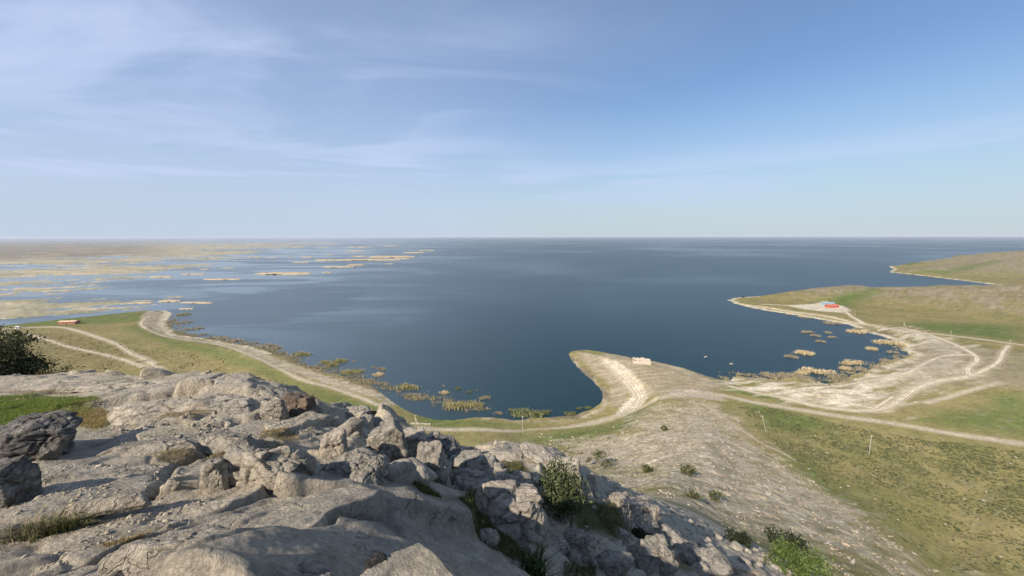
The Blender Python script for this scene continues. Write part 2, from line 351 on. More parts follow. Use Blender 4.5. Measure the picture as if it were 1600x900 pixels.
# rock detail of the outcrop: fractured blocks along the strike, bedding and grain
STR = math.radians(24)
def rockdetail(x, y, r, rg, rz0):
    wx = x+.22*fbm(x/1.1, y/1.1, 3, 71); wy = y+.22*fbm(x/1.1, y/1.1, 3, 77)
    a = wx*math.sin(STR)+wy*math.cos(STR); b = wx*math.cos(STR)-wy*math.sin(STR)
    fade = 1-sstep(r, 26, 44)
    e1, o1, t1, s1, qx, qy, ca1, cb1 = voro(a/2.3, b/1.05, 11)
    # the big joint blocks are flat: each takes the plane of the slope at its own middle
    ky, first, iv = np.unique(np.c_[np.round(ca1, 4), np.round(cb1, 4)]@np.array([1., 7919.13]), return_index=True, return_inverse=True)
    ac = ca1[first]*2.3; bc = cb1[first]*1.05; xc = ac*math.sin(STR)+bc*math.cos(STR); yc = ac*math.cos(STR)-bc*math.sin(STR); ee = .35
    h0 = tps(xc, yc)[0]; gxx = (tps(xc+ee, yc)[0]-tps(xc-ee, yc)[0])/(2*ee); gyy = (tps(xc, yc+ee)[0]-tps(xc, yc-ee)[0])/(2*ee)
    plane = h0[iv]+gxx[iv]*(wx-xc[iv])+gyy[iv]*(wy-yc[iv]); flat = np.clip(plane-rz0, -.28, .28)*sstep(e1, 0, .095)*sstep(r, 1.2, 1.9)*(1-sstep(r, 14, 22))
    dz = flat*.85+rg*(.20*o1+.30*(t1*qx*.6+s1*qy))*sstep(e1, 0, .17)
    e2, o2, t2, s2, qx, qy = voro(a/.85, b/.34, 12)[:6]
    dz += rg*(.095*o2+.16*(t2*qx+s2*qy))*sstep(e2, 0, .32)
    e3, o3, t3, s3, qx, qy = voro(a/.27, b/.12, 13)[:6]
    fine = (.3*rg+.7*rg*rg)
    dz += fine*(.032*o3+.055*(t3*qx+s3*qy))*sstep(e3, 0, .45)
    crack = np.exp(-(e1/.042)**2)*1.0+np.exp(-(e2/.07)**2)*.5*sstep(rg, .12, .5)
    lone = sstep(fbm(x/1.6, y/1.6, 2, 19), .05, .3)                   # cracks come and go
    crack = crack*(.35+.65*lone)
    dz -= crack*(.035+.10*rg)
    dz += .018*fbm(a/.9, b/.35, 4, 23)*(.35+rg)+.012*fbm(x/.12, y/.12, 4, 29)*(.25+rg)
    return dz*fade, crack*fade, o1, o2

# ------------------------------------------------------------------ land colours (albedo)
c_ = lambda *a: np.array(a)
DRY, OLV, GRN, SAND, WHT, ROCK, DARKMUD = c_(.285,.230,.098), c_(.195,.182,.062), c_(.118,.155,.038), c_(.46,.39,.28), c_(.66,.59,.45), c_(.50,.42,.305), c_(.13,.105,.075)
def lerp(a, b, k): return a*(1-k[:,None])+b*k[:,None]
WPOLY = {}
def area(x, y, px, soft, key, z=None):
    if key not in WPOLY: WPOLY[key] = np.array([(hit(*p) if z is None else atZ(*p, z))[:2] for p in px])
    poly = WPOLY[key]; lo = poly.min(0)-soft*2.5; hi = poly.max(0)+soft*2.5
    m = (x > lo[0]) & (x < hi[0]) & (y > lo[1]) & (y < hi[1]); out = np.full(len(x), -1.0)
    if m.any(): out[m] = np.clip(sdf(np.c_[x[m], y[m]], poly)/soft, -1, 1)
    return out                               # -1 outside .. +1 well inside
def stripe(x, y, px, key):
    if key not in WPOLY: WPOLY[key] = catmull(np.array([hit(*p)[:2] for p in px]), 6)
    l = WPOLY[key]; lo = l.min(0)-14; hi = l.max(0)+14; m = (x > lo[0]) & (x < hi[0]) & (y > lo[1]) & (y < hi[1])
    d = np.full(len(x), 99.); d[m] = dline(np.c_[x[m], y[m]], l); return d
ROADS = [  # name, label, half width, colour class, pixels
 ('dirt_road', 'pale dirt road running along the bay and over the saddle', 1.7, [(655,668),(720,671),(780,673),(830,673.5),(880,670),(930,660),(975,648),(1010,633),(1040,621),(1075,616),(1120,617),(1180,630),(1260,643),(1340,655),(1420,667),(1500,681),(1600,696),(1700,712)]),
 ('dirt_track', 'dirt track bending from the rocky outcrop up to the left beach', 1.5, [(268,588),(245,573),(228,561),(205,551),(180,536),(150,525),(122,516),(95,510),(60,510),(20,512),(-60,516)]),
 ('dirt_track', 'narrow earth track joining the beach track from the lower left edge', 1.2, [(262,584),(235,576),(190,560),(150,550),(105,540),(75,530),(45,522),(0,518),(-60,516)]),
 ('beach_track', 'wheel track along the inner edge of the left beach', 1.1, [(234,492),(222,500),(222,508),(245,520),(290,530),(340,537),(400,558),(440,577),(475,594),(520,606),(560,620),(590,633),(605,645),(622,658)]),
 ('dirt_road', 'straight pale road along the foot of the right hills', 1.9, [(1140,474),(1180,479),(1230,487),(1290,495),(1350,508),(1410,518),(1470,524),(1520,530),(1600,541),(1700,554)]),
 ('sandy_track', 'winding sandy track looping across the pale flats', 1.6, [(1405,513),(1440,521),(1475,533),(1505,546),(1522,557),(1525,566),(1512,577),(1512,588),(1500,592),(1465,597),(1430,609),(1405,626),(1385,638),(1350,643),(1310,640),(1265,633),(1225,622)]),
 ('sandy_track', 'pale dirt ramp climbing the neck of the peninsula', 2.2, [(985,642),(1000,625),(997,614),(985,598),(970,584),(955,572),(945,562)]),
 ('sandy_track', 'short track from the right road up to the red roof', 1.6, [(1350,507),(1332,497),(1322,489),(1310,484),(1290,482),(1260,481),(1225,478),(1190,476)]),
 ('dirt_track', 'faint wheel track cutting across the lower right flats', 1.0, [(1445,631),(1480,622),(1520,610),(1560,600)]),
 ('sandy_track', 'outer sandy track curving round the right end of the flats', 1.3, [(1575,541),(1566,553),(1562,563),(1552,572),(1532,582),(1512,590)]),
 ('sandy_track', 'inner sandy track winding through the middle of the flats', 1.3, [(1300,606),(1350,597),(1400,588),(1425,580),(1440,571),(1462,561),(1490,556),(1515,556)]),
 ('sandy_track', 'pale track along the lower rim of the flats to the saddle road', 1.3, [(1140,604),(1170,612),(1215,621),(1265,634)]),
 ('foot_path', 'thin pale footpath crossing the scree slope', .45, [(1095,628),(1140,660),(1180,688),(1215,705),(1245,722)]),
]
BEACH = [(232,482),(216,497),(222,510),(245,519),(262,527),(320,538),(362,546),(400,560),(440,580),(475,595),(515,606),(550,616),(595,628),(625,635),(675,640),(725,651),(800,660),(850,662),(895,657),(925,651),(945,640),(953,630),(955,617),(946,604),(925,584),(907,567),(893,552),
  (886,551),(892,568),(906,583),(921,595),(931,606),(937,615),(937,625),(931,634),(914,643),(893,650),(855,654),(800,651),(722,641),(635,620),(585,604),(540,591),(507,582),(462,567),(432,555),(400,544),(350,535),(300,527),(272,518),(258,505),(258,496),(264,489)]
FLAT = [(1052,573),(1100,588),(1150,590),(1200,594),(1250,596),(1300,602),(1345,586),(1400,566),(1422,552),(1400,530),(1340,512),(1420,512),(1480,528),(1540,548),(1545,575),(1530,595),(1470,603),(1420,622),(1390,645),(1330,645),(1250,636),(1190,622),(1140,606),(1090,588)]
RPAD = [(1225,478),(1265,476),(1290,471),(1320,480),(1330,486),(1318,490),(1290,488),(1255,484)]
PRAMP = [(945,560),(965,566),(985,580),(1003,607),(1010,622),(1000,634),(975,647),(960,650),(972,632),(985,622),(983,610),(968,590),(950,575)]
SCREE = [(760,700),(850,690),(960,678),(1000,650),(1030,628),(1070,620),(1110,627),(1150,655),(1200,700),(1260,745),(1340,800),(1420,860),(1500,910),(1350,910),(1180,880),(1050,800),(930,740)]
GREENS = [([(0,499),(120,491),(180,486),(225,487),(228,500),(190,503),(110,507),(40,509),(0,509)], 8, .85),
 ([(215,505),(245,522),(300,535),(360,548),(400,563),(470,597),(540,618),(600,634),(615,655),(540,640),(470,610),(400,580),(320,553),(250,535),(190,510)], 9, .75),
 ([(640,640),(720,655),(820,664),(830,668),(740,667),(650,662)], 5, .7),
 ([(840,678),(930,668),(985,655),(1000,662),(960,676),(880,692),(790,694)], 10, .75),
 ([(1160,628),(1215,640),(1280,655),(1300,672),(1250,680),(1200,670)], 8, .9),
 ([(1210,700),(1260,715),(1330,775),(1400,830),(1490,897),(1440,870),(1340,800),(1260,750)], 8, .7),
 ([(1420,655),(1500,640),(1600,630),(1700,640),(1700,690),(1600,685),(1500,672)], 12, .75),
 ([(1545,620),(1600,612),(1600,640),(1560,640)], 6, .8),
 ([(1400,505),(1480,505),(1600,512),(1600,536),(1500,525),(1440,517)], 18, .95),
 ([(1262,478),(1300,463),(1345,455),(1378,454),(1368,462),(1340,474),(1325,484)], 16, 1.),
 ([(1400,428),(1480,424),(1540,411),(1555,407),(1560,410),(1520,424),(1480,430)], 22, .9),
 ([(1398,416),(1425,411),(1440,413),(1420,417)], 12, .9), ([(1150,604),(1180,612),(1240,630),(1180,622),(1120,606)], 3, .8),
 ([(960,655),(1000,640),(1030,635),(985,668)], 6, .4)]
MUD = [(1330,512),(1400,522),(1425,540),(1412,546),(1395,536),(1360,524)]
GRPATCH = [(-60,628),(0,619),(60,617),(120,620),(150,628),(165,640),(185,650),(150,668),(110,662),(60,655),(0,662),(-60,670)]

def landcolour(x, y, z, rg, sd_, r):
    n = len(x); f1 = fbm(x/28, y/28, 4, 101); f2 = fbm(x/6, y/6, 4, 102); f3 = fbm(x/1.6, y/1.6, 3, 103)
    str_ = fbm((x*.8+y*.6)/22, (y*.8-x*.6)/5, 4, 104)
    dryk = np.clip(.5+.75*f1+.35*f2, 0, 1)
    col = lerp(np.tile(OLV, (n, 1)), DRY, dryk)
    col = lerp(col, GRN, np.clip(.25*f2+.2*f3-.05, 0, .6))
    nz = .55*f2+.35*f3
    # far hills: stony tan crests
    k = sstep(z, 3.5, 15)*sstep(r, 420, 520)*np.clip(.68+.8*f1+.6*str_, 0, 1)
    col = lerp(col, c_(.26,.215,.155)*(1+.4*str_[:,None]), k*.85)
    for i, (px, soft, s) in enumerate(GREENS):
        k = np.clip((area(x, y, px, soft, 'g%d' % i)+nz*.9)*.8+.4, 0, 1)*s
        col = lerp(col, GRN*(1+.25*f2[:,None]), k)
    # dry meadow of the left plain and the right
    k = np.clip(area(x, y, [(0,516),(100,516),(200,545),(330,556),(420,585),(470,615),(420,625),(300,590),(100,585),(0,560)], 10, 'dryL')+nz, 0, 1)
    col = lerp(col, DRY*.80, k*.8)
    # sheep trails and stony strips
    k = sstep(np.abs(fbm((x+.4*y)/40, (y-.4*x)/9, 3, 151)), .06, .0)*sstep(r, 60, 90)*.35; col = lerp(col, SAND*.62, k)
    # rock and scree of the spur
    k = np.clip(area(x, y, SCREE, 22, 'scree')*1.0+.22+.8*fbm(x/9, y/5, 4, 111)+.7*fbm(x/24, y/24, 3, 114), 0, 1)
    strata = fbm((x*math.cos(.5)+y*math.sin(.5))/16, (y*math.cos(.5)-x*math.sin(.5))/2.2, 4, 112)
    rc = ROCK*(1+.32*strata[:,None]+.22*f3[:,None])*.92
    col = lerp(col, rc, k*np.clip(.80+.35*strata+.3*f2, 0, 1))
    # terraces of the peninsula
    pen = area(x, y, [(940,552),(1000,560),(1045,570),(1100,590),(1130,602),(1100,616),(1040,618),(1010,622),(1000,605),(980,585),(950,565)], 8, 'pen')
    ter = fbm(x/30, (y-.25*x)/2.2, 3, 121)
    k = np.clip(np.maximum(pen, area(x, y, [(900,550),(950,558),(975,585),(985,610),(975,630),(955,640),(950,620),(950,600),(925,580),(905,562)], 4, 'pen2')-.2+.4*f2)+.6, 0, 1); pc = lerp(np.tile(c_(.25,.205,.125), (n, 1)), c_(.34,.285,.20), np.clip(.5+2.0*ter, 0, 1))
    col = lerp(col, pc*1.15, k*.9)
    # sand
    k = np.clip(area(x, y, BEACH, 4.5, 'beach', 1.2)-.12+.8*f2+.4*f3, 0, 1)
    col = lerp(col, SAND*.86*(1+.35*str_[:,None]), k)
    k = np.clip(area(x, y, FLAT, 16, 'flat')*.9+.0+1.6*fbm((x*.95+y*.3)/26, (y*.95-x*.3)/6.5, 5, 131)+.3*f3, 0, 1)
    col = lerp(col, lerp(np.tile(SAND*.95, (n, 1)), WHT, np.clip(.60+1.3*fbm(x/14, y/4, 4, 132), 0, 1)), k*.95)
    k = np.clip(area(x, y, [(1400,535),(1480,535),(1700,560),(1700,625),(1560,612),(1450,620),(1400,650),(1330,650)], 18, 'flat2')+.9*fbm(x/24, y/6, 5, 133)-.1, 0, 1)
    col = lerp(col, c_(.30,.255,.175), k*.7)
    for px, key, soft in ((RPAD, 'rpad', 5), (PRAMP, 'pramp', 3)):
        k = np.clip(area(x, y, px, soft, key)+.4+.6*f3, 0, 1); col = lerp(col, WHT*.92*(1+.15*f2[:,None]), k)
    k = np.clip(area(x, y, MUD, 6, 'mud')+.4*f2, 0, 1); col = lerp(col, DARKMUD, k*.8)
    # rubble beside the saddle road
    k = np.clip(area(x, y, [(1040,612),(1090,609),(1130,617),(1140,628),(1090,624),(1055,623)], 3, 'rub')+.8*f3, 0, 1)
    col = lerp(col, c_(.46,.36,.29), k*.8)
    for i, (nm, lb, hw, px) in enumerate(ROADS):
        d = stripe(x, y, px, 'r%d' % i)
        k = 1-sstep(d+1.2*f2+.8*f3, hw*.9, hw*2.2+.8); col = lerp(col, SAND*1.02, k*(.85 if hw > .6 else .6))
    # water's edge: pale dry rim on beaches, dark wet mud by the reeds
    wet = sstep(sd_+2.5*f2+1.2*f3, 7.5, 1.0); muddy = sstep(fbm(x/22, y/22, 2, 141)+.45*(x < 10)+.3*(x > 330)*(y < 480), 0, .3)
    col = lerp(col, DARKMUD*1.3, wet*muddy*.85)
    rim = sstep(sd_, 0, 1.5)*sstep(sd_, 9, 3)*(r > 380)
    col = lerp(col, WHT*.9, rim*.75)
    # salt rim along the marsh on the far left
    f4 = fbm(x/.8, y/.8, 2, 105); col = col*(1-.20*sstep(r, 380, 470)*(rim < .05))[:,None]; return np.clip(col*(1+.24*f3[:,None]+.14*f2[:,None]+.16*f4[:,None]), .01, .9)

GREYS = [  # grey stone tone on the near slabs, with their shade partly painted in: pixel polygons
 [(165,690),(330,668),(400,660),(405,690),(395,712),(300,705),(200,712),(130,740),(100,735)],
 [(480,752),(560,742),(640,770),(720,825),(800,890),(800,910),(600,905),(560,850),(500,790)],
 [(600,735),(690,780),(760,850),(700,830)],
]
def rockcolour(x, y, z, rg, crack, o1, o2, r):
    n = len(x); f1 = fbm(x/1.5, y/1.5, 4, 201); f2 = fbm(x/.4, y/.4, 4, 202); f3 = fbm(x/.09, y/.09, 3, 203)
    a = x*math.sin(STR)+y*math.cos(STR); b = x*math.cos(STR)-y*math.sin(STR); st = fbm(a/1.4, b/.16, 4, 204)
    col = np.tile(c_(.45,.39,.30), (n, 1))
    col = lerp(col, c_(.50,.425,.30), np.clip(.25+.9*f1, 0, 1)*.7)            # warm buff
    col = lerp(col, c_(.325,.295,.25), np.clip(.5*st+.45*f2+.1+.2*o2*sstep(rg, .2, .6), 0, 1)*.75)
    col = lerp(col, c_(.54,.51,.45), np.clip(1.4*f2+.6*f3-.75, 0, 1)*.8)       # pale scuffs
    col = lerp(col, c_(.105,.10,.095), np.clip(1.8*fbm(x/.7, y/.7, 5, 206)-.55, 0, 1)*.75*sstep(rg, .05, .5))  # lichen
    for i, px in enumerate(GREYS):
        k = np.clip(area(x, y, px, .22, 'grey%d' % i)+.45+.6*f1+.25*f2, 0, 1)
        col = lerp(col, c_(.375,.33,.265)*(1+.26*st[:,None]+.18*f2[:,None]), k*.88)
    # soil and dry turf that fills cracks and hollows
    soil = np.clip(crack*1.1-.15+.4*f2, 0, 1)*sstep(fbm(x/1.9, y/1.9, 3, 207), -.15, .25)
    col = lerp(col, c_(.17,.125,.07), soil*.85); col = lerp(col, c_(.06,.052,.045), np.clip(crack-.45, 0, 1)*.8)
    for i, px in enumerate(SOIL):
        k = np.clip(area(x, y, px, .35, 'soil%d' % i)*.9+.35+.8*f1+.4*f2, 0, 1); col = lerp(col, c_(.20,.15,.075), k*.9)
    for i, px in enumerate(TURF):
        k = np.clip(area(x, y, px, .4, 'turf%d' % i)+.4+.5*f1+.4*f2, 0, 1); col = lerp(col, c_(.085,.085,.03), k*.92)
    k = np.clip(area(x, y, GRPATCH, .5, 'gp')+.3+.5*f2, 0, 1); col = lerp(col, c_(.16,.18,.045), k)
    k = np.clip(area(x, y, [(200,690),(240,668),(300,655),(330,665),(270,680)], .3, 'buff')+.4+.6*f2, 0, 1); col = lerp(col, c_(.47,.40,.28), k*.8)
    return np.clip(col*(1+.13*f3[:,None]), .015, .85)
SOIL = [[(0,608),(60,608),(140,600),(190,592),(150,606),(90,616),(20,616)],[(230,655),(290,650),(330,640),(350,646),(300,660),(250,664)],[(230,712),(300,708),(400,705),(330,718),(250,728)],
        [(410,672),(450,678),(470,695),(440,698),(405,690)],[(155,840),(230,825),(260,815),(200,850)],[(1000,860),(1100,870),(1200,900),(1080,900)]]
TURF = [[(735,800),(760,815),(800,850),(830,880),(790,870),(745,835),(715,800)],[(640,765),(670,778),(690,795),(660,785)],[(900,775),(960,790),(990,830),(960,850),(905,830),(880,800)],[(780,715),(815,725),(830,745),(795,745)],[(880,880),(930,880),(930,900),(880,900)]]
# ------------------------------------------------------------------ ground meshes
def polar(th, rr, cull=None):
    T, R = np.meshgrid(th, rr); x = (R*np.sin(T)).ravel(); y = (R*np.cos(T)).ravel(); return x, y
def quads(nr, nc, keep=None, wrap=False):
    i = np.arange(nr-1)[:,None]; j = np.arange(nc-1 if not wrap else nc)[None]
    a = i*nc+j; b = i*nc+(j+1) % nc; Fq = np.stack([a, b, b+nc, a+nc], -1).reshape(-1, 4)
    if keep is not None: Fq = Fq[keep[Fq].any(1)]
    return Fq
def compact(V, Fq, col):
    u, inv = np.unique(Fq, return_inverse=True); return V[u], inv.reshape(Fq.shape), (col[u] if col is not None else None)
core = np.radians(np.arange(-58, 58.01, .172)); lo = np.radians(np.r_[np.arange(-180, -62, 3.), -61, -59.5, -58.6]); hi_ = -lo[::-1][:-1]
TH = np.r_[lo, core, hi_]
RN = np.r_[np.geomspace(.12, 1.5, 26)[:-1], np.geomspace(1.5, 20, 530)[:-1], np.geomspace(20, 46, 70)]
M_ROCK = vcol('weathered_limestone', 1.0, 26., .055, .25, 1.1)
M_LAND = vcol('steppe_ground', .8, .9, .45, .20)
x, y = polar(TH, RN); z, rg, sd_ = height(x, y); r = np.hypot(x, y)
gpk = np.clip(area(x, y, GRPATCH, .5, 'gp'), 0, 1)
rg = rg*(1-gpk)
dz, crack, o1, o2 = rockdetail(x, y, r, rg, z)
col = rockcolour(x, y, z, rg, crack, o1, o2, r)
kf = sstep(r, 34, 45); fm = kf > 0; col[fm] = lerp(col[fm], landcolour(x[fm], y[fm], z[fm], rg[fm], sd_[fm], r[fm]), kf[fm])
V = np.c_[x, y, z+dz]; Fq = quads(len(RN), len(TH), wrap=True)
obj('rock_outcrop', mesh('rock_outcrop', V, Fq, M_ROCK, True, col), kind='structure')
NEARZ = (x, y, V[:,2])
def ground(px, py):                         # a point on the outcrop incl. its rock relief
    p = hit(px, py); a = np.array([p[0]]); b = np.array([p[1]]); zz, g_, _ = height(a, b)
    d = rockdetail(a, b, np.hypot(a, b), g_*(1-np.clip(area(a, b, GRPATCH, .5, 'gp'), 0, 1)), zz)[0]; return np.array([p[0], p[1], zz[0]+d[0]])
def gz(xs, ys):
    zz, g_, _ = height(xs, ys); d = rockdetail(xs, ys, np.hypot(xs, ys), g_*(1-np.clip(area(xs, ys, GRPATCH, .5, 'gp'), 0, 1)), zz)[0]; return zz+d

RM = np.geomspace(46, 700, 440)
x, y = polar(TH, RM); z, rg, sd_ = height(x, y); r = np.hypot(x, y)
rgk = rg*sstep(r, 46, 60)
ca, sa = math.cos(.5), math.sin(.5)
dz = rgk*(.55*fbm((x*ca+y*sa)/9, (y*ca-x*sa)/2.4, 4, 301)+.25*fbm(x/1.7, y/1.7, 3, 302))+.10*fbm(x/5, y/5, 3, 303)*(sd_ > 3)*sstep(r, 46, 60)
pen = area(x, y, [(940,552),(1000,560),(1045,570),(1100,590),(1130,602),(1100,616),(1040,618),(1010,622),(1000,605),(980,585),(950,565)], 8, 'pen')
dz += np.clip(pen+.4, 0, 1)*.55*fbm(x/30, (y-.25*x)/2.2, 3, 121)*(sd_ > 4)
def kcol(keep, nr, nc):
    K = keep.reshape(nr, nc); G = K.copy()
    for a_, b_ in ((1, 0), (-1, 0), (1, 1), (-1, 1)): G |= np.roll(K, a_, b_)
    G |= np.roll(G, 1, 0) | np.roll(G, -1, 0); G |= np.roll(G, 1, 1) | np.roll(G, -1, 1); m = G.ravel(); c = np.zeros((len(m), 3)); c[m] = landcolour(x[m], y[m], z[m], rg[m], sd_[m], r[m]); return c
V = np.c_[x, y, z+dz]; keep = V[:,2] > -.6; col = kcol(keep, len(RM), len(TH))
Vc, Fc, cc = compact(V, quads(len(RM), len(TH), keep, True), col)
obj('ground', mesh('ground', Vc, Fc, M_LAND, True, cc), kind='structure')
TH2 = np.radians(np.arange(14, 100, .16)); RF = np.geomspace(700, 5200, 300)
x, y = polar(TH2, RF); z, rg, sd_ = height(x, y); r = np.hypot(x, y)
V = np.c_[x, y, z]
keep = z > -.6; col = kcol(keep, len(RF), len(TH2))
Vc, Fc, cc = compact(V, quads(len(RF), len(TH2), keep), col)
obj('far_hills', mesh('far_hills', Vc, Fc, M_LAND, True, cc), kind='structure')

# roads: ribbons draped on the ground
rc_ = {}
for i, (nm, lb, hw, px) in enumerate(ROADS):
    l = catmull(np.array([hit(*p)[:2] for p in px]), 10); seg = np.r_[0, np.cumsum(np.hypot(*np.diff(l, axis=0).T))]
    s = np.arange(0, seg[-1], .9); l = np.c_[np.interp(s, seg, l[:,0]), np.interp(s, seg, l[:,1])]
    t = np.gradient(l, axis=0); t /= np.linalg.norm(t, axis=1)[:,None]; nrm = np.c_[-t[:,1], t[:,0]]
    off = np.linspace(-1, 1, 9)
    w = hw*.85*(1+.35*fbm(s/5, s*0+i, 3, 50)); w2 = hw*.85*(1+.35*fbm(s/5, s*0+i+9, 3, 51))
    P = np.concatenate([l+nrm*(np.where(o < 0, w, w2)*o)[:,None] for o in off]); zz = height(P[:,0], P[:,1])[0]
    nn = len(s); ao = np.repeat(off, nn); zz = zz+.15-.10*np.abs(ao)**3-.05*np.exp(-((np.abs(ao)-.5)/.2)**2); Fq = []
    k = .75*np.exp(-((np.abs(ao)-.5)/.28)**2)+.30+.5*fbm(P[:,0]/3, P[:,1]/3, 3, 55)+.3*fbm(P[:,0]/.9, P[:,1]/.9, 2, 56)-.5*np.abs(ao)**4
    rcol = lerp(np.tile(np.array((.30,.245,.15)), (len(P), 1)), np.array((.66,.58,.44) if nm == 'sandy_track' else (.54,.465,.345)), np.clip(k, 0, 1))
    a = np.arange(nn-1)
    for k in range(8): Fq.append(np.c_[k*nn+a, k*nn+a+1, (k+1)*nn+a+1, (k+1)*nn+a])
    obj(nm, mesh(nm, np.c_[P, zz], np.vstack(Fq), M_LAND, True, rcol), kind='structure')

# ------------------------------------------------------------------ lake
m, t, b = newmat('lake_water', .10, .5); b.inputs['IOR'].default_value = 1.33
g = N(t, 'ShaderNodeNewGeometry'); mpn = N(t, 'ShaderNodeMapping'); mpn.inputs['Rotation'].default_value = (0, 0, math.radians(35)); mpn.inputs['Scale'].default_value = (.35, 1, 1); L(t, g.outputs['Position'], mpn.inputs[0])
sx = N(t, 'ShaderNodeSeparateXYZ'); L(t, g.outputs['Position'], sx.inputs[0])
slick = noise(t, mpn.outputs[0], .0055, 4, .55, 1.2)
big = noise(t, g.outputs['Position'], .0011, 3, .5, .4)
# sheltered water in the reeds of the west: calm slicks; open water to the east: wind ripples
west = mapr(t, mth(t, 'ADD', mth(t, 'DIVIDE', sx.outputs[0], mth(t, 'ADD', mth(t, 'ABSOLUTE', sx.outputs[1]), 150.)), mth(t, 'MULTIPLY', big, .5)), .36, -.32)
calm = mth(t, 'MULTIPLY', west, mapr(t, mth(t, 'ADD', slick, mth(t, 'MULTIPLY', mth(t, 'SUBTRACT', west, 1.), .12)), .40, .58))
pc0 = atZ(405, 478, 0); pdx = mth(t, 'DIVIDE', mth(t, 'SUBTRACT', sx.outputs[0], float(pc0[0])), 120.); pdy = mth(t, 'DIVIDE', mth(t, 'SUBTRACT', sx.outputs[1], float(pc0[1])), 190.)
pr = mth(t, 'ADD', mth(t, 'SQRT', mth(t, 'ADD', mth(t, 'MULTIPLY', pdx, pdx), mth(t, 'MULTIPLY', pdy, pdy))), mth(t, 'MULTIPLY', mth(t, 'SUBTRACT', noise(t, mpn.outputs[0], .013, 4, .6, 1.), .5), 2.4))
ruf = mapr(t, pr, 1.15, .85)          # a wind-ruffled patch off the left beach
calm = mth(t, 'MULTIPLY', mth(t, 'ADD', calm, mth(t, 'MULTIPLY', west, .18), clamp=True), mth(t, 'SUBTRACT', 1., mth(t, 'MULTIPLY', ruf, .9)))
calm2 = mth(t, 'ADD', calm, mth(t, 'MULTIPLY', mapr(t, big, .44, .66), .38), clamp=True)
L(t, mth(t, 'ADD', .34, mth(t, 'MULTIPLY', calm2, -.21)), b.inputs['Roughness'])
L(t, mixc(t, west, (.006, .026, .032), (.062, .090, .108)), b.inputs['Base Color'])
wv = mth(t, 'ADD', noise(t, mpn.outputs[0], .35, 4, .6), mth(t, 'MULTIPLY', noise(t, mpn.outputs[0], .05, 3, .5), 2.0))
bp = N(t, 'ShaderNodeBump'); bp.inputs['Distance'].default_value = .5; L(t, wv, bp.inputs['Height'])
L(t, mth(t, 'MULTIPLY', mth(t, 'SUBTRACT', 1.05, calm2), .16), bp.inputs['Strength']); L(t, bp.outputs[0], b.inputs['Normal'])
R_ = 62000; V = [(0, 100, 0)]
rr = [150, 1000, 5000, 20000, R_]; ang = np.radians(np.arange(0, 360, 5)); V = np.array([(q*math.sin(a), q*math.cos(a), 0) for q in rr for a in ang])
obj('lake', mesh('lake', V, quads(len(rr), len(ang), wrap=True), m), kind='structure')
# ------------------------------------------------------------------ boulders and loose rock
import bmesh
def ico(sub):
    bm = bmesh.new(); bmesh.ops.create_icosphere(bm, subdivisions=sub, radius=1); bm.verts.ensure_lookup_table()
    V = np.array([v.co[:] for v in bm.verts]); Fc = np.array([[v.index for v in f.verts] for f in bm.faces]); bm.free(); return V, Fc
ICO = {k: ico(k) for k in (1, 2, 3, 4, 5, 6)}
def rotm(rx, ry, rz):
    cx_, sx_, cy_, sy_, cz_, sz_ = math.cos(rx), math.sin(rx), math.cos(ry), math.sin(ry), math.cos(rz), math.sin(rz)
    return np.array([[cz_,-sz_,0],[sz_,cz_,0],[0,0,1]])@np.array([[cy_,0,sy_],[0,1,0],[-sy_,0,cy_]])@np.array([[1,0,0],[0,cx_,-sx_],[0,sx_,cx_]])
PAL = {'pale': ((.475,.415,.32),(.35,.31,.25),(.58,.52,.42)), 'grey': ((.375,.33,.265),(.28,.255,.21),(.48,.43,.345)),
       'dark': ((.23,.215,.19),(.14,.132,.12),(.44,.41,.36)), 'warm': ((.47,.40,.30),(.36,.315,.26),(.56,.50,.41)), 'rust': ((.22,.155,.105),(.15,.115,.09),(.34,.29,.23)),
       'black': ((.06,.057,.053),(.035,.034,.033),(.22,.21,.19))}
